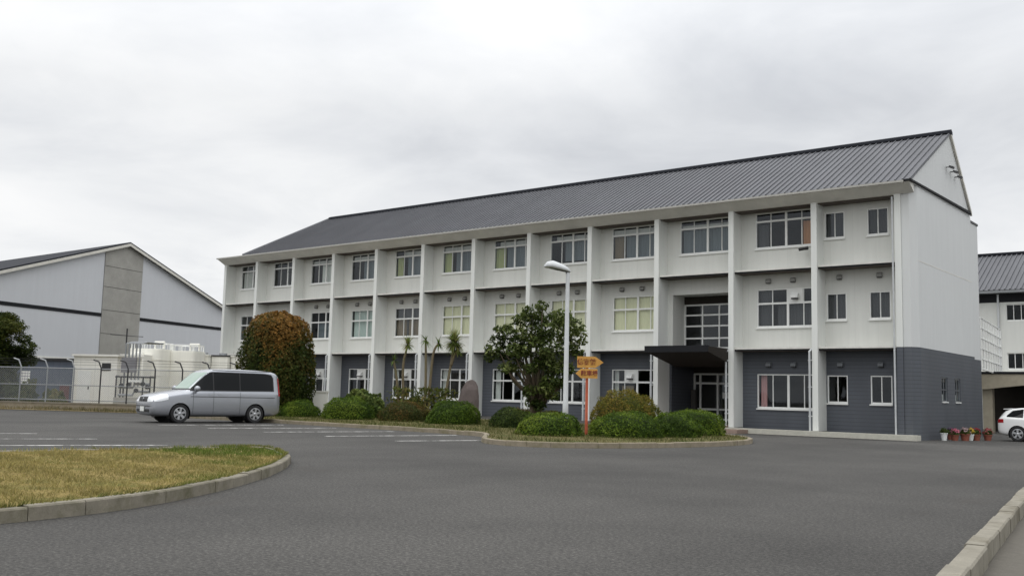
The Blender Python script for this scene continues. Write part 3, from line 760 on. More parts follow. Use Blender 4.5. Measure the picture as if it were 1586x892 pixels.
# things fixed to the building
def camera_thing():
    r = empty('security_camera', (40.62, 0.60, 8.28))
    tag(r, 'small dark security camera under the top floor window beside the fan column', 'camera')
    b = MB(); b.box(40.55, 40.69, 0.55, 0.60, 8.24, 8.36); b.tube([(40.62, .55, 8.3), (40.62, .35, 8.3)], .03, 8); b.build('bracket', M['grey_steel'], r)
    b = MB(); b.tube([(40.80, 0.30, 8.30), (40.38, 0.24, 8.24)], .075, 12); b.build('camera_body', M['black'], r)
camera_thing()
for (yy, zz, lab) in ((5.15, 12.42, 'grey floodlight on the gable, highest and leftmost of three'), (5.85, 12.33, 'grey floodlight on the gable, middle one of three'), (6.6, 12.22, 'grey floodlight on the gable, lowest and rightmost of three')):
    r = empty('floodlight', (GX, yy, zz)); tag(r, lab, 'floodlight', 'floodlights on the gable')
    b = MB(); b.tube([(GX, yy, zz), (GX+0.2, yy, zz)], 0.025, 8); b.build('arm', M['dark_steel'], r)
    b = MB(); fl0 = len(b.v); b.add([(GX+.25, yy-.2, zz-.05), (GX+.55, yy-.2, zz-.16), (GX+.55, yy+.2, zz-.16), (GX+.25, yy+.2, zz-.05), (GX+.25, yy-.16, zz+.1), (GX+.6, yy-.16, zz-.02), (GX+.6, yy+.16, zz-.02), (GX+.25, yy+.16, zz+.1)],
                     [(0, 3, 2, 1), (4, 5, 6, 7), (0, 1, 5, 4), (1, 2, 6, 5), (2, 3, 7, 6), (3, 0, 4, 7)]); b.v = [(GX+(x_-GX)*.6, yy+(y_-yy)*.6, zz+(z_-zz)*.7) for x_, y_, z_ in b.v]; b.build('lamp_housing', M['dark_steel'], r)

# ------------------------------------------------------------------ sports hall
gG = Vector((-0.334, 0.9426, 0)); gP = Vector((-14.1, -1.95, 0))
def gp(s, z, off=0.0):
    n_ = Vector((gG.y, -gG.x, 0)); p = gP+gG*s+n_*off; return (p.x, p.y, z)
gym = empty('sports_hall', (gP.x-10, gP.y, 0)); tag(gym, 'pale grey gabled sports hall with concrete pier behind the tanks', 'building')
ridge_d = Vector((-38, 0, 0)); HS = 12.9; AP = 12.42
zr = lambda s: AP-0.305*abs(s)
b = MB()
for (a, c) in ((-HS, -2.3), (1.97, HS)):
    z_ = lambda s: zr(s)-0.05
    b.extrude([gp(a, -0.3), gp(c, -0.3), gp(c, z_(c)), gp(a, z_(a))], (-0.4, 0, 0))
b.build('gable_wall', M['gym_panel'], gym)
b = MB(); b.extrude([gp(-2.3, -0.3, .05), gp(1.97, -0.3, .05), gp(1.97, zr(1.97)-.06, .05), gp(0, AP-.06, .05), gp(-2.3, zr(2.3)-.06, .05)], (-0.4, 0, 0)); pier = b.build('concrete_pier', M['raw_concrete'], gym)
b = MB()
for zz in (3.4, 5.2, 7.0, 8.8, 10.4): b.extrude([gp(-2.3, zz, .06), gp(1.97, zz, .06), gp(1.97, zz+.03, .06), gp(-2.3, zz+.03, .06)], (-.02, 0, 0))
b.build('pour_joint', M['room'], pier)
for (a, c) in ((-HS, -2.31), (1.98, HS)):
    b = MB(); b.extrude([gp(a, 6.48, .04), gp(c, 6.48, .04), gp(c, 6.74, .04), gp(a, 6.74, .04)], (-.06, 0, 0)); b.build('dark_band', M['black_trim'], gym)
b = MB()
for (a, c) in ((-HS, -2.32), (1.99, HS)): b.extrude([gp(a, -0.3, .05), gp(c, -0.3, .05), gp(c, 3.2, .05), gp(a, 3.2, .05)], (-.04, 0, 0))
b.build('base_course', M['hutwhite'], gym)
b = MB()
for s in (-1, 1):
    e = HS+0.35; A = Vector(gp(0, AP, .35)); B = Vector(gp(s*e, zr(e), .35))
    b.add([A, B, B+ridge_d, A+ridge_d, A+Vector((0, 0, .16)), B+Vector((0, 0, .16)), B+ridge_d+Vector((0, 0, .16)), A+ridge_d+Vector((0, 0, .16))],
          [(0, 3, 2, 1), (4, 5, 6, 7), (0, 1, 5, 4), (1, 2, 6, 5), (2, 3, 7, 6)])
b.build('roof', M['roof_cap'], gym)
b = MB()
for s in (-1, 1):
    e = HS+0.35; A = Vector(gp(0, AP-.17, .37)); B = Vector(gp(s*e, zr(e)-.17, .37))
    b.extrude([A, B, B+Vector((0, 0, .22)), A+Vector((0, 0, .22))], (-.06, 0, 0))
b.build('bargeboard', M['gutter'], gym)
b = MB(); A = Vector(gp(-HS, 0)); B = Vector(gp(HS, 0))
for Q in (A, B):
    z1_ = zr(HS)-.05; b.extrude([(Q.x-.4, Q.y, -.3), (Q.x-.4, Q.y, z1_), (Q.x-36, Q.y, z1_), (Q.x-36, Q.y, -.3)], (0, -.3 if Q is A else .3, 0))
b.build('side_wall', M['gym_panel'], gym)

# ------------------------------------------------------------------ rear classroom wing on the right
wing = empty('rear_wing', (55, 35, -0.25)); tag(wing, 'white rear wing with grey seamed roof behind the right end', 'building')
wx0, wx1, wy_ = 36.0, 92.0, 30.0
winx = [41.2-3.9+3.9*k for k in range(14)]
b = MB()
for z0, z1, h0, h1 in ((6.0, 8.35, 7.06, 8.20), (2.9, 6.0, 3.78, 4.90), (-0.4, 2.9, 0.6, 2.3)):
    wall_with_holes(b, wx0, wx1, wy_, wy_+.3, z0, z1, [(x+1.6, x+3.0, h0, h1) for x in winx])
b.build('wall', M['white_panel'], wing)
for h0, h1 in ((7.06, 8.20), (3.78, 4.90)):
    for x in winx: window(x+1.6, x+3.0, h0, h1, wy_+.05, 3, None, None, (), wing, sill=False)
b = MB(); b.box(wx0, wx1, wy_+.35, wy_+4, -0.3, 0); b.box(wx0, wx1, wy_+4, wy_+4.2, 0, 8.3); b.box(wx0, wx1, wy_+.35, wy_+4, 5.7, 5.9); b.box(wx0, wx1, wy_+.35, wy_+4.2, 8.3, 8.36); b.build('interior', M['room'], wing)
b = MB(); b.box(wx0-.3, wx1, wy_-.02, wy_+.35, 8.36, 9.0); b.build('eave_band', M['black_trim'], wing)
b = MB(); b.box(wx0-.5, wx1, wy_-.75, wy_-.03, 8.95, 9.12); b.build('gutter', M['grey_steel'], wing)
b = MB(); yE, zE, yR, zR = wy_-.8, 9.13, wy_+5.2, 12.35
b.add([(wx0-.5, yE, zE), (wx1, yE, zE), (wx1, yR, zR), (wx0-.5, yR, zR), (wx1, yR+6, zE), (wx0-.5, yR+6, zE)], [(0, 1, 2, 3), (3, 2, 4, 5), (0, 3, 5), (1, 4, 2)])
x = wx0
nn = Vector((0, -(zR-zE), yR-yE)).normalized()*.07
while x < wx1:
    p0, p1 = Vector((x, yE, zE)), Vector((x, yR, zR)); e = Vector((.04, 0, 0))
    b.add([p0-e, p0+e, p0+e+nn, p0-e+nn, p1-e, p1+e, p1+e+nn, p1-e+nn], [(0, 1, 2, 3), (0, 3, 7, 4), (1, 5, 6, 2), (3, 2, 6, 7)]); x += .33
rf = b.build('roof', M['roof'], wing)
b = MB(); b.box(wx0-.5, wx1, yR-.2, yR+.2, zR, zR+.16); b.build('ridge_cap', M['roof_cap'], rf)
b = MB(); b.tube([(42.35, wy_-.12, -.2), (42.35, wy_-.12, 8.9)], .07, 8); b.build('downpipe', M['pole'], wing)

# link corridor with white louvre grid above, beige canopy and posts below
link = empty('link_corridor', (45, 19, -0.25)); tag(link, 'link corridor with white lattice screen over a beige canopy', 'walkway')
A = Vector((45.12, 12.9, 0)); B = Vector((44.05, 22.4, 0)); f = MB()
def lt(t, z, off=0): p = A.lerp(B, t); return Vector((p.x+off, p.y, z))
for k2 in range(9): f.tube([lt(k2/8, 3.15), lt(k2/8, 5.93)], .05, 6)
for k2 in range(6): f.tube([lt(0, 3.2+.545*k2), lt(1, 3.2+.545*k2)], .045, 6)
f.build('lattice_screen', M['frame'], link)
b = MB(); b.extrude([lt(0, 3.15, -1.6), lt(1, 3.15, -1.6), lt(1, 6.2, -1.6), lt(0, 6.2, -1.6)], (-.15, 0, 0)); b.build('corridor_wall', M['white_panel'], link)
b = MB(); b.box(41, 44.0, 22.5, 29.9, 3.15, 3.3); b.build('corridor_floor', M['ledge'], link)
# beige canopy along X in front of the wing
fy = 18.0
b = MB(); pts = [(43.2, 3.10), (64, 3.10)] + [(64, 2.7)] + [(x, 2.24+.38*math.sin(math.pi*min(1, max(0, (x-44.2)/9)))) for x in np.linspace(60, 44.2, 18)] + [(43.2, 2.24)]
b.extrude([(x, fy, z) for x, z in pts], (0, .25, 0)); b.build('canopy_fascia', M['beige'], link)
b = MB(); b.box(43.2, 64, fy-.05, fy+5.5, 3.11, 3.24); b.build('canopy_roof', M['black_trim'], link)
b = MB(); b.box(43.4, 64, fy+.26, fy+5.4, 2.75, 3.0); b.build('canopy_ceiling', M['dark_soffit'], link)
for x in (44.15, 48.4, 52.7, 57.0):
    b = MB(); b.box(x-.26, x+.26, fy+.3, fy+.8, -.3, 2.74); b.build('post', M['beige'], link)
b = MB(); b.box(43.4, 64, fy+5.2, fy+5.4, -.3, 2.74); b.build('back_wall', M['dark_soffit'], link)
b = MB()
for k2 in range(7): b.tube([(45.6+.75*k2, fy+3, -.3), (45.6+.75*k2, fy+3, 2.74)], .06, 8)
b.build('rack_post', M['dark_steel'], link)

# ------------------------------------------------------------------ vegetation
def leaf_quads(P, Nrm, size, rng, aspect=0.5):
    n = len(P)
    d = Nrm+rng.normal(0, 0.55, (n, 3)); d /= np.linalg.norm(d, axis=1, keepdims=True)
    t = rng.normal(size=(n, 3)); t -= d*(t*d).sum(1, keepdims=True); t /= np.linalg.norm(t, axis=1, keepdims=True)
    b_ = np.cross(d, t); s = size*rng.uniform(0.6, 1.35, (n, 1))
    V = np.zeros((n, 4, 3))
    V[:, 0] = P-t*s; V[:, 1] = P-b_*s*aspect+d*s*.12; V[:, 2] = P+t*s; V[:, 3] = P+b_*s*aspect+d*s*.12
    return V

def dome_pts(n, c, rx, ry, h, rng, seed, lump=0.08, zmin=0.0, power=2.3):
    """points scattered in the outer shell of a clipped dome"""
    th = rng.uniform(0, 2*math.pi, n); u = rng.uniform(-0.15, 1, n)
    ph = np.arcsin(np.clip(u, -1, 1)); cz, cr = np.sin(ph), np.cos(ph)
    cr = np.sign(cr)*np.abs(cr)**(2/power); cz = np.sign(cz)*np.abs(cz)**(2/power)
    D = np.stack([np.cos(th)*cr, np.sin(th)*cr, cz], 1)
    k_ = 1+lump*vnoise(D*np.array([rx, ry, h]), 5.5, seed)+0.6*lump*vnoise(D*np.array([rx, ry, h]), 13, seed+1)
    k_ *= 1-np.abs(rng.normal(0, 0.045, n))
    P_ = np.array(c)+D*np.array([rx, ry, h])*k_[:, None]
    N_ = D/np.array([rx, ry, h]); N_ /= np.linalg.norm(N_, axis=1, keepdims=True)
    ok = P_[:, 2] > c[2]+zmin-0.02
    return P_[ok], N_[ok], D[ok]

GREEN = [(48, 66, 21), (68, 90, 27), (88, 108, 34), (108, 124, 44)]
OLIVE = [(68, 76, 28), (90, 94, 34), (110, 102, 40), (120, 100, 46)]
RUST = [(58, 68, 30), (72, 74, 34), (92, 74, 40), (104, 84, 44)]

def shrub(x, y, rx, h, label, cols, ry=None, n=None, size=0.030, seed=0, group='clipped shrubs in the planting bed', lump=0.085, z=0.1, power=2.3):
    rng = np.random.default_rng(seed+100); ry = ry or rx*0.95
    n = n or int(3600*(rx*ry+rx*h*1.6))
    P_, N_, D_ = dome_pts(n, (x, y, z), rx, ry, h, rng, seed, lump, power=power)
    col = palette(cols, len(P_), rng, P_, 3.5, seed)
    V_ = leaf_quads(P_, N_, size, rng)
    # sprigs sticking out of the outline
    ks = rng.choice(len(P_), len(P_)//12, replace=False)
    Ps = P_[ks]+N_[ks]*rng.uniform(0.0, 0.11, (len(ks), 1))**1.2
    V_ = np.concatenate([V_, leaf_quads(Ps, N_[ks], size, rng)]); col = np.concatenate([col, col[ks]*1.15])
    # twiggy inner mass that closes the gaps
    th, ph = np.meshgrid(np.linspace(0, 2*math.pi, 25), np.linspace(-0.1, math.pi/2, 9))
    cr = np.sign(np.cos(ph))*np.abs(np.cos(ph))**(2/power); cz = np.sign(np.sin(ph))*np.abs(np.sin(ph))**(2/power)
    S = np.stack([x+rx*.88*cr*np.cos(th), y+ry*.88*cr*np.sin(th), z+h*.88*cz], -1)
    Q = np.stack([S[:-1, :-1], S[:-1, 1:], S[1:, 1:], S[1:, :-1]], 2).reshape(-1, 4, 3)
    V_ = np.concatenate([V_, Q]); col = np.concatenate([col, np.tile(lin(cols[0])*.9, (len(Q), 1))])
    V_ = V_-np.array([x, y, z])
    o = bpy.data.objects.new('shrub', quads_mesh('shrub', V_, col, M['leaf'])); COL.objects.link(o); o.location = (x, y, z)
    return tag(o, label, 'shrub', group)

shrub(24.6, -15.6, 0.97, 0.72, 'low green dome shrub at the rear corner of the silver van', GREEN, seed=1)
shrub(27.8, -15.7, 1.10, 0.92, 'bright green dome shrub second from the van, below a slate bay', GREEN, seed=2)
shrub(30.2, -15.0, 0.98, 0.78, 'reddish brown clipped shrub in front of the palm-like plants', RUST, seed=3)
shrub(33.2, -15.3, 1.05, 0.90, 'dark green dome shrub in front of the granite boulder', GREEN[:3], seed=4)
shrub(36.5, -15.9, 0.80, 0.68, 'small dark shrub below the broadleaf tree', [(40, 54, 22), (56, 70, 28), (72, 84, 34)], seed=5)
shrub(41.1, -19.9, 1.0, 0.66, 'wide green shrub left of the orange sign post', GREEN, seed=6)
shrub(40.95, -15.5, 1.20, 1.36, 'largest olive brown dome shrub right of the sign post', OLIVE, seed=7)
shrub(42.75, -18.4, 1.08, 0.72, 'low green shrub just right of the orange sign post', GREEN, seed=8)
shrub(43.3, -16.6, 0.86, 0.70, 'green shrub between two others at the bed tip', GREEN, seed=9)
shrub(42.9, -14.6, 1.02, 0.82, 'rightmost green shrub, nearest the entrance canopy', GREEN, seed=10)
shrub(26.1, -13.2, 1.0, 1.15, 'loose leafy bush behind the bright green dome, under a fan window', [(58, 74, 34), (82, 98, 46), (108, 116, 62)], seed=11, size=0.075, lump=0.22, power=2.0)
shrub(28.3, -12.5, 0.8, 0.85, 'dim green bush behind the reddish shrub', [(52, 64, 30), (74, 84, 40)], seed=12, lump=0.15, size=0.06)
shrub(34.6, -12.9, 0.75, 0.62, 'rust coloured low shrub right of the boulder', RUST[1:], seed=13)
shrub(35.3, -11.9, 0.7, 0.58, 'second rust coloured shrub, behind the small dark shrub', RUST, seed=14)

# topiary with bronze new growth
def bronze_tree():
    x, y, z = 22.95, -15.6, 0.1; rng = np.random.default_rng(40)
    r = empty('bronze_tree', (x, y, z)); tag(r, 'broad clipped evergreen with bronze orange top behind the van', 'tree')
    b = MB()
    b.tube([(x, y, z-.1), (x+.05, y, z+.6), (x-.05, y+.05, z+1.6), (x, y, z+3.2)], [.20, .16, .13, .05], 10)
    for a in range(7):
        an = a*.9; b.tube([(x, y, z+.5+.25*a), (x+.6*math.cos(an), y+.6*math.sin(an), z+1.0+.3*a), (x+1.2*math.cos(an), y+1.2*math.sin(an), z+1.3+.33*a)], [.07, .05, .02], 6)
    b.build('trunk', M['bark'], r, smooth=True)
    n = 26000
    th = rng.uniform(0, 2*math.pi, n); hh = rng.uniform(0, 1, n)**.9
    prof = np.interp(hh, [0, .08, .3, .55, .75, .88, .95, 1.0], [1.25, 1.5, 1.68, 1.62, 1.46, 1.22, .85, .15])
    D = np.stack([np.cos(th), np.sin(th), hh*2], 1)
    lump = 1+.09*vnoise(D*3, 2.6, 41)+.07*vnoise(D*3, 6.5, 42)
    k_ = lump*(1-np.abs(rng.normal(0, .12, n)))
    P_ = np.stack([x+np.cos(th)*prof*k_, y+np.sin(th)*prof*k_, z+.25+hh*4.28*(1+.03*vnoise(D*3, 4, 43))], 1)
    N_ = np.stack([np.cos(th), np.sin(th), np.interp(hh, [0, .7, 1], [-.2, .3, 1.6])], 1); N_ /= np.linalg.norm(N_, axis=1, keepdims=True)
    new = np.clip((hh-.60+.42*vnoise(P_, 2.0, 44)+.15*rng.normal(size=n))*2.3, 0, 1)[:, None]*np.clip(.35+lump-.55, 0, 1)[:, None]
    c1 = palette([(46, 60, 24), (58, 70, 28), (76, 74, 34)], n, rng, P_, 3, 45); c2 = palette([(112, 88, 42), (138, 96, 46), (150, 112, 56)], n, rng, P_, 4, 46)
    col = c1*(1-new)+c2*new
    V_ = leaf_quads(P_, N_, .062, rng)
    hs = np.linspace(0, 1, 12); ts = np.linspace(0, 2*math.pi, 25); T, H = np.meshgrid(ts, hs)
    pr = np.interp(H, [0, .08, .3, .55, .75, .88, .95, 1.0], [1.25, 1.5, 1.68, 1.62, 1.46, 1.22, .85, .1])*.78
    S = np.stack([x+np.cos(T)*pr, y+np.sin(T)*pr, z+.35+H*3.95], -1); Q = np.stack([S[:-1, :-1], S[:-1, 1:], S[1:, 1:], S[1:, :-1]], 2).reshape(-1, 4, 3)
    V_ = np.concatenate([V_, Q]); col = np.concatenate([col, np.tile(lin((48, 52, 24)), (len(Q), 1))])
    V_ -= np.array([x, y, z])
    o = bpy.data.objects.new('crown', quads_mesh('crown', V_, col, M['leaf'])); COL.objects.link(o); o.parent = r
bronze_tree()

def clump_crown(name, parent, base, centres, cols, per, size, rng, seed, flat=0.75):
    Vs, Cs = [], []
    for j, (cx, cy, cz, rr) in enumerate(centres):
        n = int(per*(rr/.5)**2)
        D = rng.normal(size=(n, 3)); D /= np.linalg.norm(D, axis=1, keepdims=True)
        k_ = rng.uniform(.35, 1.0, n)**.6*(1+.25*vnoise(D*rr*6, 2.0, seed+j))
        P_ = np.array([cx, cy, cz])+D*np.array([rr, rr, rr*flat])*k_[:, None]
        N_ = D*.6+np.array([0, 0, .8]); N_ /= np.linalg.norm(N_, axis=1, keepdims=True)
        c = palette(cols, n, rng, P_, 2.2, seed); c *= np.clip(rng.normal(1, .12), .75, 1.3)
        Vs.append(leaf_quads(P_, N_, size, rng, .42)); Cs.append(c)
    V_ = np.concatenate(Vs)-np.array(base); C_ = np.concatenate(Cs)
    o = bpy.data.objects.new(name, quads_mesh(name, V_, C_, M['leaf'])); COL.objects.link(o); o.parent = parent
    return o

def broadleaf():
    x, y, z = 36.2, -14.1, 0.1; rng = np.random.default_rng(60)
    r = empty('broadleaf_tree', (x, y, z)); tag(r, 'glossy dark broadleaf tree with bare forking limbs in the bed', 'tree')
    ux, uy = .782, .623   # along the picture plane: the crown is wider this way
    dx, dy = -.62, .78
    cl = []
    for (pxx, pyy, rr) in [(825, 484, 18), (806, 494, 13), (848, 492, 14), (868, 492, 18), (884, 505, 16), (896, 514, 10), (846, 512, 19), (818, 516, 18), (790, 518, 15), (774, 528, 14), (788, 545, 16),
                           (766, 546, 9), (812, 546, 14), (848, 540, 20), (878, 534, 18), (893, 546, 10), (800, 566, 14), (822, 572, 13), (858, 566, 20), (878, 570, 13), (850, 590, 15), (866, 592, 11), (786, 572, 10), (838, 560, 13),
                           (840, 612, 13), (822, 606, 12), (856, 610, 13), (836, 626, 12), (846, 600, 14), (826, 622, 9), (760, 540, 8), (764, 556, 9), (870, 520, 14), (800, 530, 12), (838, 475, 10), (776, 512, 9), (898, 528, 8), (830, 530, 12)]:
        a = (pxx-833)*.0252; zz = 1.22+(613-pyy)*.0237; dd = rng.uniform(-1.0, 1.0)*(1-abs(a)/2.6)
        cl.append((x+ux*a+dx*dd, y+uy*a+dy*dd, zz, rr*.0237*1.08))
        if rng.uniform() < .9:
            dd = -dd*1.2+.2; cl.append((x+ux*a*.8+dx*dd, y+uy*a*.8+dy*dd, zz+rng.uniform(-.2, .2), rr*.0237*.9))
    b = MB()
    fork = Vector((x, y, .85)); b.tube([(x+.02, y, 0), (x-.03, y, .5), fork], [.30, .22, .19], 12)
    for j in range(4):
        an = 1.6*j; b.tube([(x+.12*math.cos(an), y+.12*math.sin(an), 0), (x+.16*math.cos(an), y+.16*math.sin(an), .7), (x+.3*math.cos(an), y+.3*math.sin(an), 1.5)], [.13, .10, .07], 8)
    for j, c in enumerate(cl):
        if j % 2 == 0:
            c3 = Vector(c[:3]); mid = fork.lerp(c3, .55)+Vector((rng.uniform(-.15, .15), rng.uniform(-.15, .15), -.12))
            b.tube([fork+Vector((0, 0, -.1)), fork.lerp(mid, .5)+Vector((0, 0, .08)), mid, c3], [.085, .06, .042, .012], 7)
    b.build('trunk', M['bark'], r, smooth=True)
    clump_crown('crown', r, (x, y, z), cl, [(40, 52, 22), (58, 72, 30), (84, 96, 46), (132, 140, 86)], 300, .088, rng, 61)
broadleaf()

def pine():
    x, y, z = 4.1, -19.9, 0.1; rng = np.random.default_rng(80)
    r = empty('evergreen_tree', (x, y, z)); tag(r, 'dark round topped evergreen behind the left end of the fence', 'tree')
    b = MB(); b.tube([(x, y, 0), (x+.1, y, 1.5), (x-.05, y, 3.4)], [.2, .15, .06], 10)
    cl = []
    for k2 in range(120):
        hh = rng.uniform(.25, 4.75); rad = np.interp(hh, [0, 1, 2.6, 4.0, 4.9], [1.9, 2.1, 2.55, 2.2, 1.0]); an = rng.uniform(0, 6.28); q = rad*rng.uniform(.3, .85)
        cl.append((x+q*math.cos(an), y+q*math.sin(an), hh, rng.uniform(.4, .62)))
        if k2 % 3 == 0: b.tube([(x, y, hh*.7), (x+q*.5*math.cos(an), y+q*.5*math.sin(an), hh*.9), (x+q*math.cos(an), y+q*math.sin(an), hh)], [.06, .04, .015], 6)
    for hh in np.arange(.3, 4.2, .55):
        for an in (0.4, 2.5, 4.6): cl.append((x+.75*math.cos(an+hh), y+.75*math.sin(an+hh), hh, .85))
    b.build('trunk', M['bark'], r, smooth=True)
    clump_crown('crown', r, (x, y, z), cl, [(30, 40, 16), (44, 56, 22), (62, 72, 28), (86, 88, 38)], 520, .07, rng, 81, .6)
pine()

def cordyline(x, y, label, stems, seed, skirt=True):
    rng = np.random.default_rng(seed); z = .1
    r = empty('cordyline_plant', (x, y, z)); tag(r, label, 'plant', 'cordylines by the boulder')
    for path, heads in stems:
        b = MB(); pts = [(x+a*.782, y+a*.623, zz) for a, zz in path]; b.tube(catmull(pts, 4), [.066-.03*i/(len(pts)*4) for i in range(len(catmull(pts, 4)))], 8); b.build('stem', M['pale_bark'], r, smooth=True)
        tx, ty, tz = pts[-1]
        if heads <= 0: continue
        Vs = []; n = int(230*heads)
        for k2 in range(n):
            an = rng.uniform(0, 6.28); el = rng.uniform(-.9, 1.45); Lf = rng.uniform(.35, .62)*(.75+.25*heads)
            prev = np.array([tx, ty, tz]); d = np.array([math.cos(an)*math.cos(el), math.sin(an)*math.cos(el), math.sin(el)]); sd = np.array([-math.sin(an), math.cos(an), 0])
            for s in range(3):
                w0, w1 = .032*(1-s/3.2), .032*(1-(s+1)/3.2); nx = prev+d*Lf/3
                Vs.append([prev-sd*w0, prev+sd*w0, nx+sd*w1, nx-sd*w1]); prev = nx; d = d+np.array([0, 0, -.28]); d /= np.linalg.norm(d)
        V_ = np.array(Vs); c = np.repeat(palette([(66, 84, 36), (94, 112, 54), (140, 134, 84)], n, rng, V_[::3, 0], 8, seed), 3, 0)
        o = bpy.data.objects.new('leaf_head', quads_mesh('leaf_head', V_-np.array([x, y, z]), c, M['leaf'])); COL.objects.link(o); o.parent = r
    if skirt:
        n = 420; P_ = np.stack([x+rng.normal(0, .28, n), y+rng.normal(0, .28, n), z+rng.uniform(.05, 1.35, n)], 1); N_ = rng.normal(size=(n, 3)); N_ /= np.linalg.norm(N_, axis=1, keepdims=True)
        V_ = leaf_quads(P_, N_, .12, rng, .25); c = palette([(66, 74, 34), (92, 100, 46), (120, 108, 62)], n, rng, P_, 4, seed)
        o = bpy.data.objects.new('basal_leaves', quads_mesh('basal_leaves', V_-np.array([x, y, z]), c, M['leaf'])); COL.objects.link(o); o.parent = r
cordyline(28.7, -13.6, 'cordyline with two bare stems, left of the tall thick one', [([(0, .1), (-.1, .9), (-.22, 1.9), (-.36, 2.55)], 0.1), ([(.05, .1), (.08, 1.2), (.05, 2.4), (.22, 3.25)], .4)], 301)
cordyline(29.6, -13.1, 'tallest cordyline with a thick dark upright stem', [([(0, .1), (.02, 1.2), (0, 2.4), (-.04, 3.45)], .10), ([(.12, .1), (.2, 1.6), (.3, 2.9), (.5, 3.3)], .14)], 302)
cordyline(30.15, -12.6, 'cordyline with the bushiest green leaf head, beside the boulder', [([(0, .1), (.12, 1.2), (.28, 2.3), (.42, 3.35)], 1.7), ([(.3, 2.4), (.42, 2.8), (.55, 3.1)], .5)], 303)

# boulder
def boulder():
    bm = bmesh.new(); bmesh.ops.create_icosphere(bm, subdivisions=3, radius=1)
    rr = np.random.default_rng(5)
    for v in bm.verts:
        p = v.co.copy(); t = (p.z+1)/2; hr = math.hypot(p.x, p.y)+1e-6; w = float(np.interp(t, [0, .12, .5, .8, .93, .985, 1], [.60, .60, .47, .34, .22, .10, 0]))/hr; n_ = float(vnoise(np.array([[p.x, p.y, p.z]]), 2.6, 6)[0])*.16+float(vnoise(np.array([[p.x, p.y, p.z]]), 9, 7)[0])*.03
        v.co = Vector((p.x*w*(1+n_)*.95+.12*t, p.y*w*.6*(1+n_), (p.z+1)*.88*(1+n_*.3)))
    me = bpy.data.meshes.new('boulder'); bm.to_mesh(me); bm.free(); me.materials.append(M['stone'])
    for p in me.polygons: p.use_smooth = False
    o = bpy.data.objects.new('boulder', me); COL.objects.link(o); o.location = (30.9, -11.9, 0.06); o.rotation_euler = (0, 0, R(38))
    tag(o, 'upright pointed pinkish granite boulder between the shrubs', 'boulder')
boulder()

# ------------------------------------------------------------------ lamp, sign, utility box
def street_lamp():
    x, y = 40.25, -17.95; r = empty('street_lamp', (x, y, .1)); tag(r, 'tall pale street lamp with hooded head in the bed', 'street lamp')
    b = MB(); b.lathe([(.095, 0), (.09, .9), (.08, .92), (.06, 5.0), (.055, 5.02)], (x, y, .1), 'z', 16); b.build('pole', M['pole'], r, smooth=True)
    lx, ly = -.782, -.623
    b = MB(); pts = []
    secs = [(-.08, 5.14, .05, .05), (.02, 5.18, .12, .12), (.25, 5.24, .19, .17), (.48, 5.29, .22, .20), (.66, 5.30, .18, .15), (.76, 5.28, .06, .05)]
    nn_ = 14; px_, py_ = .623, -.782
    for d, zc, wy2, hz in secs:
        for k2 in range(nn_):
            a = 2*math.pi*k2/nn_; q = math.cos(a)*wy2; zz = math.sin(a)*hz*(1 if math.sin(a) > 0 else .35)
            pts.append((x+lx*d+px_*q, y+ly*d+py_*q, zc+zz))
    b.add(pts, [(i*nn_+k2, i*nn_+(k2+1) % nn_, (i+1)*nn_+(k2+1) % nn_, (i+1)*nn_+k2) for i in range(len(secs)-1) for k2 in range(nn_)]+[tuple(range(nn_)), tuple(range(len(secs)*nn_-1, (len(secs)-1)*nn_-1, -1))])
    hd = b.build('lamp_head', M['pole'], r, smooth=True)
    b = MB(); pts = [(x+lx*d+px_*q, y+ly*d+py_*q, zc-.062) for d, zc, q in ((.06, 5.2, -.09), (.06, 5.2, .09), (.6, 5.31, .13), (.6, 5.31, -.13))]
    b.extrude(pts, (0, 0, .03)); b.build('lens', M['dark_steel'], hd)
    b = MB(); b.tube([(x, y, 5.02), (x+lx*.02, y+ly*.02, 5.18)], .055, 10); b.build('neck', M['dark_steel'], r)
street_lamp()

def text_mesh(txt, size, name, mat, parent, loc, rot, ext=0.004):
    cu = bpy.data.curves.new(name, 'FONT'); cu.body = txt; cu.size = size; cu.align_x = 'CENTER'; cu.align_y = 'CENTER'; cu.extrude = ext; cu.offset = 0.004
    t_ = bpy.data.objects.new('tmp', cu); COL.objects.link(t_); dg = bpy.context.evaluated_depsgraph_get(); dg.update()
    me = bpy.data.meshes.new_from_object(t_.evaluated_get(dg)); bpy.data.objects.remove(t_, do_unlink=True); me.materials.clear(); me.materials.append(mat)
    o = bpy.data.objects.new(name, me); COL.objects.link(o); o.parent = parent; o.location = loc; o.rotation_euler = rot
    return o

def arrow_sign():
    x, y = 41.38, -18.45; yaw = math.atan2(.623, .782); r = empty('direction_sign', (x, y, .1), yaw); tag(r, 'orange post with two yellow arrow boards in the bed', 'sign')
    b = MB(); b.box(-.04, .04, -.035, .035, 0, 2.1); p = b.build('post', M['orange'], r, local=True)
    for zc, xs_, nme, words in ((2.17, [(-.33, .19), (.26, .19), (.52, 0), (.26, -.19), (-.33, -.19)], 'upper', '体育館'), (1.83, [(.33, .16), (-.20, .16), (-.38, 0), (-.20, -.16), (.33, -.16)], 'lower', '駐車場')):
        b = MB(); b.extrude([(a*.93, -.09, zc+c*.9) for a, c in xs_], (0, .03, 0)); brd = b.build('arrow_board', M['sign_yellow'], r, local=True)
        brd['label'] = 'right-pointing arrow board' if nme == 'upper' else 'left-pointing arrow board'
        text_mesh(words, .19 if nme == 'upper' else .17, 'lettering', M['sign_text'], brd, (-.02 if nme == 'upper' else .06, -.095, zc), (R(90), 0, 0))
        b = MB(); b.box(-.03, .03, -.06, -.036, zc-.05, zc+.05); b.build('clamp', M['grey_steel'], r, local=True)
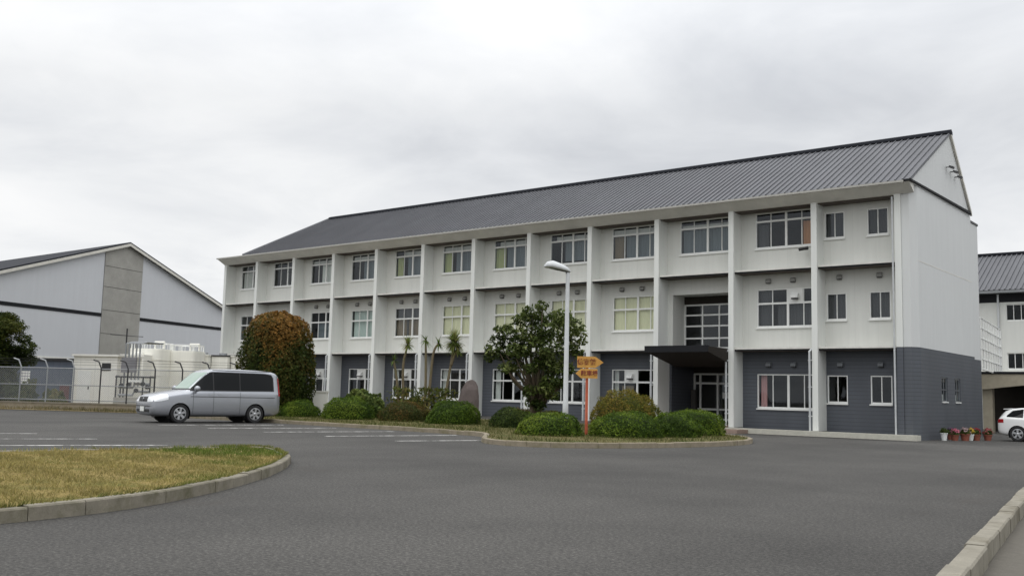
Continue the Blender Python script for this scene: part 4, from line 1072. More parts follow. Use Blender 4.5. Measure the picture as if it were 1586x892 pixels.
arrow_sign()

def rot_thing(name, loc, rz, label, cat, group=None):
    r = empty(name, loc, rz); tag(r, label, cat, group); return r
PYAW = math.atan2(.623, .782)   # picture-plane direction in plan

r = rot_thing('utility_box', (22.9, -13.4, .1), PYAW+.1, 'white utility box with small dark louvre beside the bronze tree', 'utility box')
b = MB(); b.box(-.62, .62, -.3, .3, 0, 1.06); b.box(-.66, .66, -.34, .34, 1.062, 1.12); bx_ = b.build('cabinet', M['hutwhite'], r, local=True)
b = MB(); b.box(-.28, .0, -.312, -.302, .45, .78); b.build('louvre', M['dark_steel'], r, local=True)

# ------------------------------------------------------------------ yard behind the fence
r = rot_thing('equipment_hut', (6.2, -14.9, 0), PYAW-.18, 'white equipment hut with a small dark window behind the fence', 'hut')
b = MB(); b.box(-1.33, 1.33, 0, 2.4, -.2, 2.82); b.build('wall', M['hutwhite'], r, local=True)
b = MB(); b.box(-1.42, 1.42, -.1, 2.5, 2.822, 2.93); b.build('roof', M['hutwhite'], r, local=True)
b = MB(); b.box(.42, .95, -.03, -.004, 2.05, 2.45); b.build('window', M['dark_steel'], r, local=True)
b = MB(); b.box(-1.0, -.2, -.03, -.004, .1, 2.0); dr = b.build('door', M['frame'], r, local=True)
b = MB(); b.box(-.34, -.28, -.06, -.032, 1.0, 1.15); b.build('handle', M['dark_steel'], dr, local=True)

for (x, y, rr, h, lab) in ((3.24, -9.70, 1.18, 3.45, 'left cream square-shouldered storage tank with a railed top'), (4.15, -7.85, .98, 3.40, 'right cream square-shouldered storage tank, nearer the cooling units')):
    r = empty('storage_tank', (x, y, 0)); tag(r, lab, 'tank', 'cream tanks behind the fence')
    def outline(q, n_=40):
        out_ = []
        for k2 in range(n_):
            an = 2*math.pi*k2/n_; c_, s_ = math.cos(an), math.sin(an)
            a_, b_ = q*math.copysign(abs(c_)**.36, c_), q*math.copysign(abs(s_)**.36, s_); ca_, sa_ = math.cos(PYAW-.12), math.sin(PYAW-.12)
            out_.append((x+a_*ca_-b_*sa_, y+a_*sa_+b_*ca_))
        return out_
    b = MB(); b.prism(outline(rr*.93), -.2, h); b.prism(outline(rr*.90), h+.002, h+.06); b.build('shell', M['cream'], r)
    b = MB(); o_ = outline(rr*.84)
    for k2 in range(0, 40, 2): b.tube([(o_[k2][0], o_[k2][1], h+.05), (o_[k2][0], o_[k2][1], h+.42)], .022, 6)
    b.tube([(p_[0], p_[1], h+.42) for p_ in o_+[o_[0]]], .03, 6)
    b.build('railing', M['frame'], r)
    for zz in (.9, 1.9, 2.85):
        b = MB(); b.prism(outline(rr*.945), zz-.02, zz+.02); b.build('hoop', M['cream'], r)
    b = MB(); b.tube([(x+.3, y, h+.1), (x+.3, y, h+.5), (x+.8, y+.3, h+.5), (x+.8, y+.3, h+.1)], .07, 8); b.build('pipe', M['cream'], r)
# row of cream cooling units on a frame
for k2, lab in enumerate(('cream cooling unit nearest the storage tanks', 'second cream cooling unit from the tanks', 'third cream cooling unit from the tanks', 'cream cooling unit nearest the bronze tree')):
    x, y = (4.30, 4.98, 5.68, 6.36)[k2], (-7.0, -6.05, -5.1, -4.15)[k2]; r = rot_thing('cooling_unit', (x, y, 0), PYAW-.1, lab, 'cooling unit', 'cooling units behind the fence')
    b = MB(); b.box(-.52, .52, 0, 1.1, .35, 3.22); cab = b.build('cabinet', M['cream'], r, local=True)
    b = MB(); b.box(-.55, .55, -.05, 1.15, 3.222, 3.31); b.build('top_cowl', M['dark_steel'] if k2 % 2 else M['cream'], r, local=True)
    b = MB(); b.lathe([(.26, 0), (.24, .14)], (0, .55, 3.311), 'z', 20); b.build('fan_ring', M['grey_steel'], r, local=True)
    b = MB()
    for zz in np.arange(.6, 2.1, .16): b.box(-.26, .26, -.02, -.003, zz, zz+.05)
    b.build('grille', M['grey_steel'], cab, local=True)
    for sx in (-.28, .28):
        b = MB(); b.box(sx-.06, sx+.06, .1, 1.0, -.1, .349); b.build('foot', M['dark_steel'], r, local=True)
r = rot_thing('panel_tank', (4.2, -11.6, 0), PYAW-.12, 'boxy white panel tank between the hut and the round tanks', 'tank')
b = MB(); b.box(-.75, .75, 0, 1.6, .3, 3.1); pt_ = b.build('tank_body', M['hutwhite'], r, local=True)
b = MB(); b.box(-.8, .8, -.05, 1.65, -.1, .298); b.build('base', M['raw_concrete'], r, local=True)
b = MB(); b.lathe([(.3, 0), (.3, .12), (.05, .18)], (0, .7, 3.102), 'z', 16); b.build('hatch', M['hutwhite'], r, local=True)
# pipe manifold rack
r = rot_thing('pipe_rack', (9.3, -14.6, 0), PYAW-.1, 'rack of pipes and valves with a grey panel before the tanks', 'pipe rack')
b = MB()
for xx in (-.75, .75, 1.15):
    b.tube([(xx, 0, 0), (xx, 0, 1.75)], .04, 8)
b.tube([(-.8, 0, 1.72), (1.2, 0, 1.72)], .045, 8); b.tube([(-.8, .5, 1.72), (1.2, .5, 1.72)], .045, 8)
for xx in (-.75, 1.15): b.tube([(xx, .5, 0), (xx, .5, 1.75), (xx, 0, 1.75)], .04, 8)
b.build('frame', M['dark_steel'], r, local=True)
b = MB()
for k2 in range(5): b.tube([(-.45+.2*k2, .25, 1.2), (-.45+.2*k2, .25, 3.5), (-.45+.2*k2+.05, .9, 3.62), (-.2+.2*k2, 2.4, 3.62)], .045, 8)
for zz in (.75, 1.15): b.tube([(-.7, .2, zz), (.1, .2, zz), (.2, .2, zz+.2), (1.0, .2, zz+.2)], .06, 8)
b.build('pipework', M['grey_steel'], r, local=True)
b = MB(); b.box(-.5, .3, -.06, 0.12, 1.95, 2.75); b.build('control_panel', plain('grey_panel', s2l(122, 122, 126), .5), r, local=True)
b = MB()
for (xx, zz) in ((-.5, 1.25), (-.1, 1.3), (.35, 1.0), (.7, 1.35), (.95, 1.2)):
    b = MB(); b.lathe([(.12, -.04), (.12, .04)], (xx, .08, zz), 'y', 14); b.build('valve_wheel', M['dark_steel'], r, local=True)
b = MB(); b.box(-.75, .55, -.2, .7, -.1, .62); b.build('pump_base', M['raw_concrete'], r, local=True)
b = MB(); b.box(-.1, .7, -.1, .4, 1.45, 1.56); b.build('cable_tray', M['frame'], r, local=True)
# slim pole with cross wire
r = rot_thing('service_pole', (8.2, -14.3, 0), PYAW, 'thin dark service pole in front of the concrete pier', 'pole')
b = MB(); b.tube([(0, 0, -.1), (0, 0, 4.35)], .04, 8); b.build('shaft', M['dark_steel'], r, local=True)
b = MB(); b.tube([(-.9, 0, 4.0), (0, 0, 3.96), (.9, 0, 3.92)], .018, 6); b.build('crossbar', M['dark_steel'], r, local=True)
# blue-grey shed
r = rot_thing('garden_shed', (.7, -14.9, 0), PYAW-.1, 'low blue grey shed behind the left part of the fence', 'shed')
b = MB(); b.box(-3.6, 1.75, 0, 2.2, -.2, 2.62); b.build('wall', M['shed'], r, local=True)
b = MB(); b.box(-3.7, 1.85, -.12, 2.3, 2.622, 2.75); b.build('roof', M['dark_steel'], r, local=True)
b = MB(); b.box(.9, 1.5, -.03, -.004, 0, 1.15); b.build('door', plain('maroon_door', s2l(96, 62, 62), .6), r, local=True)
b = MB()
for k2 in range(4):
    for j in range(5): b.box(-1.6+.16*k2, -1.47+.16*k2, -.025, -.004, 1.2+.16*j, 1.33+.16*j)
b.build('window', M['frame'], r, local=True)

# verge, low wall, fence
F0, F1 = Vector((7.9, -21.0)), Vector((18.4, -14.3))
fd = (F1-F0).normalized(); fn = Vector((fd.y, -fd.x))
def fp(s, off=0): p = F0+fd*s+fn*off; return p
FL = (F1-F0).length
sheet('verge', [fp(-14, 2.2), fp(-6, 1.9), fp(0, 1.9), fp(6, 2.3), fp(FL+1.5, 3.2), fp(FL+1.5, -.2), fp(FL+4, -11), fp(-14, -11)], M['verge'], .02, 1.2)
blades('verge_grass', 'dry brown weeds on the verge below the fence wall', [fp(-13, 2.1), fp(-6, 1.8), fp(0, 1.8), fp(6, 2.2), fp(FL+1.2, 3.1), fp(FL+1.2, .14), fp(-13, .14)], (-4, 24, -33, -11), 60000, .05, .2, [(88, 84, 58), (110, 102, 74), (128, 116, 88)], .02, 910)
r = empty('retaining_wall', (fp(FL/2).x, fp(FL/2).y, 0)); tag(r, 'low weathered concrete wall under the wire fence', 'wall')
b = MB(); A, Bq = fp(-12, .1), fp(FL+1, .1); w_ = fn*-.2
b.prism([(A.x, A.y), (Bq.x, Bq.y), (Bq.x+w_.x, Bq.y+w_.y), (A.x+w_.x, A.y+w_.y)], -.2, .3); b.build('wall_body', M['kerb_old'], r)
b = MB(); A, Bq = fp(-12, .13), fp(FL+1, .13); w_ = fn*-.26
b.prism([(A.x, A.y), (Bq.x, Bq.y), (Bq.x+w_.x, Bq.y+w_.y), (A.x+w_.x, A.y+w_.y)], .302, .37); b.build('coping', M['kerb'], r)
fence = empty('wire_fence', (fp(FL/2).x, fp(FL/2).y, .37)); tag(fence, 'chain link fence with bent topped posts in front of the yard', 'fence')
for s in np.arange(0, FL+.1, 1.38):
    p = fp(s); b = MB(); bk = -fd*.42
    b.tube([(p.x, p.y, .3), (p.x, p.y, 2.05), (p.x+bk.x*.35, p.y+bk.y*.35, 2.38), (p.x+bk.x, p.y+bk.y, 2.46)], .035, 8)
    b.build('fence_post', M['grey_steel'] if s < 5 else M['dark_steel'], fence)
for zz in (.48, 1.2, 2.02):
    a, c = fp(0), fp(FL); b = MB(); b.tube([(a.x, a.y, zz), (c.x, c.y, zz)], .022, 6); b.build('rail', M['grey_steel'], fence)
b = MB()
def wire(p, q, rad=.0045):
    p, q = Vector(p), Vector(q); t = (q-p).normalized(); a = t.orthogonal().normalized()*rad; c = t.cross(a)
    vs = [p+a, p-a*.5+c*.87, p-a*.5-c*.87, q+a, q-a*.5+c*.87, q-a*.5-c*.87]; b.add(vs, [(0, 1, 4, 3), (1, 2, 5, 4), (2, 0, 3, 5)])
H0, H1 = .40, 2.02
for s in np.arange(-1.62, FL, .10):
    for sg in (1, -1):
        s0, s1 = (s, s+H1-H0) if sg > 0 else (s+H1-H0, s); z0, z1 = H0, H1
        lo, hi = min(s0, s1), max(s0, s1)
        if hi <= 0 or lo >= FL: continue
        def cl(sv): return max(0, min(FL, sv))
        e0, e1 = cl(s0), cl(s1); f0 = (e0-s0)/(s1-s0); f1 = (e1-s0)/(s1-s0)
        a, c = fp(e0), fp(e1); wire((a.x, a.y, z0+(z1-z0)*f0), (c.x, c.y, z0+(z1-z0)*f1))
wm = b.build('wire_mesh', M['grey_steel'], fence)
b = MB()
for dzz in (2.2, 2.33, 2.45):
    a, c = fp(-.15-(dzz-2.2)), fp(FL-.15-(dzz-2.2)); b.tube([(a.x, a.y, dzz), (c.x, c.y, dzz)], .008, 4)
b.build('barbed_wire', M['dark_steel'], fence)
# weeds along the wall foot
p = fp(-1.2, -.9); shrub(p.x, p.y, 1.15, 1.5, 'dark bush filling the gap under the left evergreen tree', [(34, 44, 20), (50, 60, 28), (66, 74, 34)], seed=97, size=.06, lump=.2, group='weeds by the fence', z=0, power=2.0)
p = fp(.6, -1.3); shrub(p.x, p.y, .9, 1.25, 'grey green bush behind the first fence post from the left', [(58, 68, 42), (80, 88, 56), (96, 98, 66)], seed=98, size=.06, lump=.28, group='weeds by the fence', z=0, power=1.9)
for k2, (s, off, rr, hh, lab) in enumerate(((1.0, -.7, .55, .75, 'straggly weed clump at the left end of the fence'), (2.6, -.9, .7, .95, 'straggly weed clump before the shed door'), (8.2, .55, .35, .45, 'dark weed tuft by the nose of the van'))):
    p = fp(s, off); shrub(p.x, p.y, rr, hh, lab, [(70, 80, 44), (96, 102, 60), (124, 118, 78)], seed=90+k2, size=.07, lump=.3, group='weeds by the fence', z=.0, power=1.8)

# ------------------------------------------------------------------ vehicles
def loft_body(stations, mat, name, parent):
    """stations: (x, z_bottom, z_belt, z_top, half width, half width at roof)"""
    rows = []
    for (x, zb, zl, zt, w, wt) in stations:
        e = min(.10, (zt-zl)*.6)
        half = [(0, zb), (.55*w, zb), (.90*w, zb+.02), (.985*w, zb+.11), (w, zb+.42*(zl-zb)), (w*.992, zl-.10), (w*.985, zl-.012), (w*.962, zl+.02),
                (w*.962+(wt-w*.962)*.45, zl+(zt-zl)*.42), (wt*1.0, zt-e), (wt*.95, zt-e*.35), (wt*.62, zt-e*.05), (0, zt)]
        rows.append([(x, -yy, zz) for yy, zz in half]+[(x, yy, zz) for yy, zz in half[-2:0:-1]])
    m = len(rows[0]); me = bpy.data.meshes.new(name)
    v = [p for r_ in rows for p in r_]
    f = [(i*m+k2, i*m+(k2+1) % m, (i+1)*m+(k2+1) % m, (i+1)*m+k2) for i in range(len(rows)-1) for k2 in range(m)]
    f += [tuple(range(m-1, -1, -1)), tuple((len(rows)-1)*m+k2 for k2 in range(m))]
    me.from_pydata(v, [], f); bm = bmesh.new(); bm.from_mesh(me); bmesh.ops.recalc_face_normals(bm, faces=bm.faces); bm.to_mesh(me); bm.free()
    o = bpy.data.objects.new(name, me); COL.objects.link(o)
    sm_ = o.modifiers.new('s', 'SUBSURF'); sm_.levels = 2; sm_.render_levels = 2
    return o

def finish_mods(o, mat):
    dg = bpy.context.evaluated_depsgraph_get(); dg.update()
    me = bpy.data.meshes.new_from_object(o.evaluated_get(dg)); o.modifiers.clear(); o.data = me
    me.materials.clear(); me.materials.append(mat)
    for p in me.polygons: p.use_smooth = True; p.material_index = 0
    me.set_sharp_from_angle(angle=R(38))
    return me

def patch(bvh, fn, n, m, axis, mat, name, parent, off=.004, thick=.0):
    """surface piece that follows the body: fn(u,v)-> 2D point in the plane seen along axis ('-y','+y','-x','+x'), projected on the body"""
    rows = []
    for i in range(n+1):
        row = []
        for j in range(m+1):
            a, c = fn(i/n, j/m)
            if axis[1] == 'y': o3 = Vector((a, -3 if axis[0] == '-' else 3, c)); d = Vector((0, 1 if axis[0] == '-' else -1, 0))
            elif axis[1] == 'x': o3 = Vector((-3 if axis[0] == '-' else 8, a, c)); d = Vector((1 if axis[0] == '-' else -1, 0, 0))
            else: o3 = Vector((a, c, 4)); d = Vector((0, 0, -1))
            h, nr, idx, dist = bvh.ray_cast(o3, d)
            if h is None: row.append(None)
            else: row.append(h+nr.normalized()*off*(1 if nr.dot(d) < 0 else -1))
        rows.append(row)
    b = MB(); idx = {}
    for i in range(n+1):
        for j in range(m+1):
            if rows[i][j] is not None: idx[i, j] = len(b.v); b.v.append(tuple(rows[i][j]))
    for i in range(n):
        for j in range(m):
            q = [(i, j), (i+1, j), (i+1, j+1), (i, j+1)]
            if all(t in idx for t in q): b.f.append(tuple(idx[t] for t in q))
    return b.build(name, mat, parent, smooth=True, local=True)

def interp_fn(xs, lo, hi):
    """strip between two curves over x"""
    def fn(u, v):
        x = xs[0]+(xs[1]-xs[0])*u
        l = np.interp(x, [p[0] for p in lo], [p[1] for p in lo]); h = np.interp(x, [p[0] for p in hi], [p[1] for p in hi])
        return x, l+(h-l)*v
    return fn

def wheel(parent, x, y, rad, side, spokes=6):
    b = MB(); b.lathe([(rad*.66, -.09), (rad*.92, -.1), (rad, -.07), (rad, .07), (rad*.92, .1), (rad*.66, .09)], (x, y, rad), 'y', 36, False)
    # inner drum so nothing is seen through
    t = b.build('wheel', M['rubber'], parent, smooth=False, local=True)
    b = MB(); yo = y+side*.085
    b.lathe([(rad*.67, -.02*side), (rad*.67, .01*side), (rad*.60, .012*side), (rad*.58, -.05*side)], (x, yo, rad), 'y', 36, False)
    b.lathe([(rad*.16, -.03*side), (rad*.16, .0), (rad*.10, .012*side), (0.001, .014*side)], (x, yo, rad), 'y', 20, False)
    for k2 in range(spokes):
        an = 2*math.pi*k2/spokes+.3; ca, sa = math.cos(an), math.sin(an); w0, w1 = rad*.10, rad*.14
        p = []
        for rr, ww in ((rad*.12, w0), (rad*.62, w1)):
            for s in (-1, 1): p.append((x+ca*rr-sa*ww*s, yo-.005*side, rad+sa*rr+ca*ww*s))
        b.extrude([p[0], p[1], p[3], p[2]], (0, -.025*side, 0))
    b.build('rim', M['alloy'], t, smooth=False, local=True)
    b = MB(); b.lathe([(rad*.66, -.06*side), (0.001, -.06*side)], (x, yo, rad), 'y', 24, False); b.build('brake_disc', M['black'], t, local=True)

def cut_arches(body, wheels, rad):
    cs = []
    for (x, y) in wheels:
        b = MB(); b.lathe([(rad, -.24), (rad, .24)], (x, y, rad*.86), 'y', 40); c = b.build('cutter', M['black'], None); cs.append(c)
        md = body.modifiers.new('b', 'BOOLEAN'); md.operation = 'DIFFERENCE'; md.object = c; md.solver = 'EXACT'
    return cs

def van():
    root = empty('silver_van', (26.99, -24.22, 0), math.atan2(.983, .18)); tag(root, 'silver minivan with dark side windows parked by the planting bed', 'van')
    ST = [(-.13, .34, .66, .80, .68, .52), (-.09, .27, .74, .90, .77, .60), (.06, .22, .82, .985, .815, .64), (.4, .21, .90, 1.05, .83, .67), (.75, .21, .96, 1.10, .84, .68), (1.0, .21, 1.0, 1.14, .845, .68),
          (1.12, .21, 1.0, 1.17, .846, .68), (1.45, .21, 1.04, 1.50, .848, .66), (1.78, .21, 1.06, 1.80, .85, .655), (1.98, .21, 1.07, 1.885, .85, .66), (2.4, .21, 1.07, 1.925, .85, .67), (3.2, .21, 1.07, 1.935, .85, .67),
          (4.0, .21, 1.07, 1.915, .848, .665), (4.35, .23, 1.07, 1.885, .84, .65), (4.52, .26, 1.06, 1.84, .825, .63), (4.62, .30, 1.04, 1.76, .80, .60), (4.68, .36, 1.0, 1.56, .74, .54)]
    body = loft_body(ST, M['silver'], 'body', root)
    whs = [(.85, -.74), (.85, .74), (3.65, -.74), (3.65, .74)]
    cs = cut_arches(body, whs, .375)
    me = finish_mods(body, M['silver'])
    for c in cs: bpy.data.objects.remove(c, do_unlink=True)
    body.parent = root
    bv = BVHTree.FromPolygons([v.co.copy() for v in me.vertices], [tuple(p.vertices) for p in me.polygons])
    for (x, y) in whs:
        s = -1 if y < 0 else 1
        wheel(root, x, y, .325, s)
        b = MB()
        for k2 in range(20):
            a0, a1 = math.pi*(k2/20*1.3-.15), math.pi*((k2+1)/20*1.3-.15); rr = .372
            for (ya, yb) in ((y-.2*s-.0, y+.095*s),): b.quad((x+rr*math.cos(a0), ya, .322+rr*math.sin(a0)), (x+rr*math.cos(a1), ya, .322+rr*math.sin(a1)), (x+rr*math.cos(a1), yb, .322+rr*math.sin(a1)), (x+rr*math.cos(a0), yb, .322+rr*math.sin(a0)))
        b.lathe([(.372, 0), (.001, 0)], (x, y-.2*s, .322), 'y', 24, False)
        b.build('wheel_arch', M['black'], root, local=True)
    for ax in ('-y', '+y'):
        # one long dark window band, split by pillars
        xs_lo = [(1.22, 1.13), (1.5, 1.15), (4.36, 1.17)]; xs_hi = [(1.22, 1.17), (1.84, 1.73), (2.0, 1.78), (4.0, 1.775), (4.28, 1.74), (4.36, 1.65)]
        for (a, c) in ((1.24, 2.02), (2.06, 3.02), (3.06, 4.34)):
            patch(bv, interp_fn((a, c), xs_lo, xs_hi), 18, 8, ax, M['car_glass'], 'side_window', root, .006)
        band = patch(bv, interp_fn((1.2, 4.38), [(1.2, 1.105), (4.38, 1.145)], [(1.2, 1.17), (1.84, 1.755), (2, 1.80), (4.0, 1.795), (4.3, 1.76), (4.38, 1.64)]), 40, 8, ax, M['black'], 'window_surround', root, .003)
        for xx in (1.30, 2.04, 3.04):
            patch(bv, lambda u, v, xx=xx: (xx-.006+.012*u, .32+.78*v), 1, 14, ax, M['black'], 'door_seam', root, .003)
        patch(bv, lambda u, v: (1.2+3.2*u, .905+.022*v), 30, 1, ax, M['dark_steel'], 'side_moulding', root, .006)
        patch(bv, lambda u, v: (1.25+2.0*u, .235+.05*v), 20, 1, ax, M['black'], 'sill_trim', root, .005)
        for xx in (1.85, 2.2):
            patch(bv, lambda u, v, xx=xx: (xx+.18*u, .975+.04*v), 4, 2, ax, M['silver'], 'door_handle', root, .02)
        patch(bv, interp_fn((-.04, .42), [(-.04, .72), (.2, .75), (.40, .80)], [(-.04, .88), (.2, .965), (.40, .985)]), 12, 6, ax, M['lamp_clear'], 'headlight', root, .008)
        patch(bv, lambda u, v: (4.56+.10*u, .98+.66*v), 6, 10, ax, M['lamp_red'], 'tail_light', root, .008)
        sd = -1 if ax == '-y' else 1
        b = MB(); b.lathe([(.02, -.10), (.085, -.08), (.10, 0), (.085, .09), (.02, .10)], (1.36, sd*.98, 1.19), 'y', 16); b.v = [(x*1.0 if True else x, y, 1.19+(z-1.19)*1.05) for x, y, z in b.v]
        b.build('door_mirror', M['silver'], root, smooth=True, local=True)
        b = MB(); b.box(1.36, 1.44, min(sd*.8, sd*.92), max(sd*.8, sd*.92), 1.12, 1.16); b.build('mirror_arm', M['black'], root, local=True)
        patch(bv, lambda u, v: (1.95+2.3*u, 1.845+.02*v), 20, 1, ax, M['black'], 'roof_moulding', root, .008)
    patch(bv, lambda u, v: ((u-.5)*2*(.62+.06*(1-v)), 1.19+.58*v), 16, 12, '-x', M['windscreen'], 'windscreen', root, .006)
    patch(bv, lambda u, v: ((u-.5)*2*.72, 1.145+.045*v), 16, 2, '-x', M['black'], 'cowl_panel', root, .008)
    g = patch(bv, lambda u, v: ((u-.5)*2*.38, .715+.165*v), 12, 4, '-x', M['black'], 'grille', root, .010)
    b = MB()
    c = bv.ray_cast(Vector((-3, 0, 0.80)), Vector((1, 0, 0)))[0]; xf = c.x-.02
    b.lathe([(.055, -.01), (.055, .01), (.04, .012), (.04, -.012)], (xf, 0, 0.80), 'x', 16, False)
    b.box(xf-.012, xf, -.03, -.012, .775, .825); b.box(xf-.012, xf, .012, .03, .775, .825); b.box(xf-.011, xf, -.012, .012, .793, .807)
    b.build('emblem', M['alloy'], g, local=True)
    for yy in (-.56, .56): patch(bv, lambda u, v, yy=yy: (yy+(u-.5)*.36, .715+.17*v), 8, 5, '-x', M['lamp_clear'], 'headlight', root, .012)
    patch(bv, lambda u, v: ((u-.5)*2*.56, .36+.10*v), 14, 3, '-x', M['black'], 'air_intake', root, .006)
    patch(bv, lambda u, v: ((u-.5)*2*.62, .55+.03*v), 14, 2, '-x', M['dark_steel'], 'bumper_groove', root, .005)
    c = bv.ray_cast(Vector((-3, 0, .46)), Vector((1, 0, 0)))[0]
    b = MB(); b.box(c.x-.04, c.x-.015, -.165, .165, .385, .55); b.build('number_plate', M['plate'], root, local=True)
    patch(bv, lambda u, v: ((u-.5)*2*.56, 1.12+.5*v), 12, 8, '+x', M['car_glass'], 'rear_window', root, .006)
van()

def white_car():
    root = empty('white_car', (51.85, 5.55, -0.25), math.pi); tag(root, 'white hatchback car with a rear spoiler parked by the canopy', 'car')
    ST = [(0.0, .36, .58, .68, .55, .42), (.06, .28, .64, .76, .68, .52), (.25, .24, .72, .86, .78, .6), (.7, .23, .80, .95, .845, .66), (1.1, .23, .86, 1.0, .86, .68), (1.3, .23, .88, 1.1, .86, .66), (1.7, .23, .92, 1.36, .865, .62),
          (2.1, .23, .94, 1.48, .87, .61), (2.6, .23, .95, 1.515, .87, .61), (3.2, .23, .97, 1.49, .865, .60), (3.7, .23, .99, 1.44, .86, .58), (3.95, .24, 1.0, 1.36, .85, .56), (4.1, .27, .98, 1.20, .83, .55), (4.22, .33, .92, 1.03, .78, .55), (4.28, .42, .84, .92, .66, .5)]
    body = loft_body(ST, M['white_car'], 'body', root); whs = [(.85, .76), (.85, -.76), (3.43, .76), (3.43, -.76)]
    cs = cut_arches(body, whs, .375); me = finish_mods(body, M['white_car'])
    for c in cs: bpy.data.objects.remove(c, do_unlink=True)
    body.parent = root; bv = BVHTree.FromPolygons([v.co.copy() for v in me.vertices], [tuple(p.vertices) for p in me.polygons])
    for (x, y) in whs:
        s = -1 if y < 0 else 1; wheel(root, x, y, .33, s, 5)
        b = MB()
        for k2 in range(20):
            a0, a1 = math.pi*(k2/20*1.3-.15), math.pi*((k2+1)/20*1.3-.15); rr = .372; ya, yb = y-.2*s, y+.09*s
            b.quad((x+rr*math.cos(a0), ya, .322+rr*math.sin(a0)), (x+rr*math.cos(a1), ya, .322+rr*math.sin(a1)), (x+rr*math.cos(a1), yb, .322+rr*math.sin(a1)), (x+rr*math.cos(a0), yb, .322+rr*math.sin(a0)))
        b.lathe([(.372, 0), (.001, 0)], (x, y-.2*s, .322), 'y', 24, False); b.build('wheel_arch', M['black'], root, local=True)
    for ax in ('-y', '+y'):
        lo = [(1.3, .95), (3.9, 1.06)]; hi = [(1.3, .99), (1.8, 1.32), (2.1, 1.42), (3.2, 1.41), (3.65, 1.33), (3.88, 1.10)]
        for (a, c) in ((1.36, 2.25), (2.3, 3.15), (3.2, 3.86)): patch(bv, interp_fn((a, c), lo, hi), 14, 6, ax, M['car_glass'], 'side_window', root, .006)
        patch(bv, lambda u, v: (3.98+.24*u, .80+.16*v), 8, 5, ax, M['lamp_red'], 'tail_light', root, .008)
        patch(bv, lambda u, v: (2.27-.006+.012*u, .35+.6*v), 1, 10, ax, M['black'], 'door_seam', root, .003); patch(bv, lambda u, v: (3.12-.006+.012*u, .45+.55*v), 1, 10, ax, M['black'], 'door_seam', root, .003)
        patch(bv, lambda u, v: (1.25+1.8*u, .25+.06*v), 16, 1, ax, M['black'], 'sill_trim', root, .005)
        sd = -1 if ax == '-y' else 1
        b = MB(); b.lathe([(.02, -.10), (.08, -.07), (.09, 0), (.08, .08), (.02, .1)], (1.55, sd*.98, 1.02), 'y', 14); b.build('door_mirror', M['white_car'], root, smooth=True, local=True)
    b = MB(); b.extrude([(3.7, -.5, 1.44), (4.02, -.48, 1.42), (4.05, -.48, 1.385), (3.75, -.5, 1.39)], (0, 1.0, 0)); b.build('spoiler', M['white_car'], root, local=True)
    patch(bv, lambda u, v: ((u-.5)*2*.48, 1.08+.26*v), 10, 8, '+x', M['car_glass'], 'rear_window', root, .006)
    patch(bv, lambda u, v: ((u-.5)*2*.6, 1.04+.36*v), 12, 8, '-x', M['car_glass'], 'windscreen', root, .006)
white_car()

# ------------------------------------------------------------------ flower pots by the gable
POTS = [(46.15, 1.75, .17, .40, 'pot_white', None, 'small white pot with a leafy plant against the gable', 'green'),
        (46.45, 2.3, .20, .30, 'terracotta', (206, 122, 142), 'terracotta pot of pink flowers next to the white pot', 'flower'),
        (46.75, 2.75, .24, .36, 'terracotta', (176, 152, 154), 'big terracotta pot of pale pink flowers', 'flower'),
        (46.85, 3.2, .18, .34, 'pot_white', (184, 156, 66), 'cream pot with yellow flowers among the terracotta pots', 'flower'),
        (47.0, 3.6, .22, .33, 'terracotta', (152, 70, 74), 'terracotta pot of red flowers behind the yellow ones', 'flower'),
        (47.3, 4.3, .22, .32, 'terracotta', (156, 88, 88), 'terracotta pot of rosy flowers nearest the white car', 'flower'),
        (46.0, 3.3, .18, .30, 'terracotta', (116, 96, 122), 'terracotta pot of mauve flowers against the slate wall', 'flower')]
for k2, (x, y, rr, h, mt, fc, lab, kind) in enumerate(POTS):
    rng = np.random.default_rng(500+k2); z = gz(x, y)
    r = empty('flower_pot', (x, y, z)); tag(r, lab, 'flower pot', 'flower pots by the gable')
    rr *= .85; h *= .82
    b = MB(); b.lathe([(rr*.7, 0), (rr*.95, h*.85), (rr*1.06, h*.86), (rr*1.06, h), (rr*.9, h), (rr*.85, h*.9), (.001, h*.9)], (x, y, z), 'z', 20); b.build('pot', M[mt], r, smooth=False)
    n = 260; D = rng.normal(size=(n, 3)); D[:, 2] = np.abs(D[:, 2]); D /= np.linalg.norm(D, axis=1, keepdims=True)
    P_ = np.array([x, y, z+h])+D*np.array([rr*1.15, rr*1.15, .22])*rng.uniform(.5, 1, (n, 1)); c = palette([(56, 72, 36), (84, 96, 48)], n, rng, P_, 6, k2)
    o = bpy.data.objects.new('leaves', quads_mesh('leaves', leaf_quads(P_, D, .045, rng)-np.array([x, y, z]), c, M['leaf'])); COL.objects.link(o); o.parent = r
    if fc:
        n = 34; D = rng.normal(size=(n, 3)); D[:, 2] = np.abs(D[:, 2])+.3; D /= np.linalg.norm(D, axis=1, keepdims=True)
        P_ = np.array([x, y, z+h])+D*np.array([rr*1.2, rr*1.2, .27]); c = np.tile(lin(fc), (n, 1))*rng.uniform(.7, 1.2, (n, 1))
        o = bpy.data.objects.new('flowers', quads_mesh('flowers', leaf_quads(P_, D, .05, rng, .9)-np.array([x, y, z]), c, M['leaf'])); COL.objects.link(o); o.parent = r

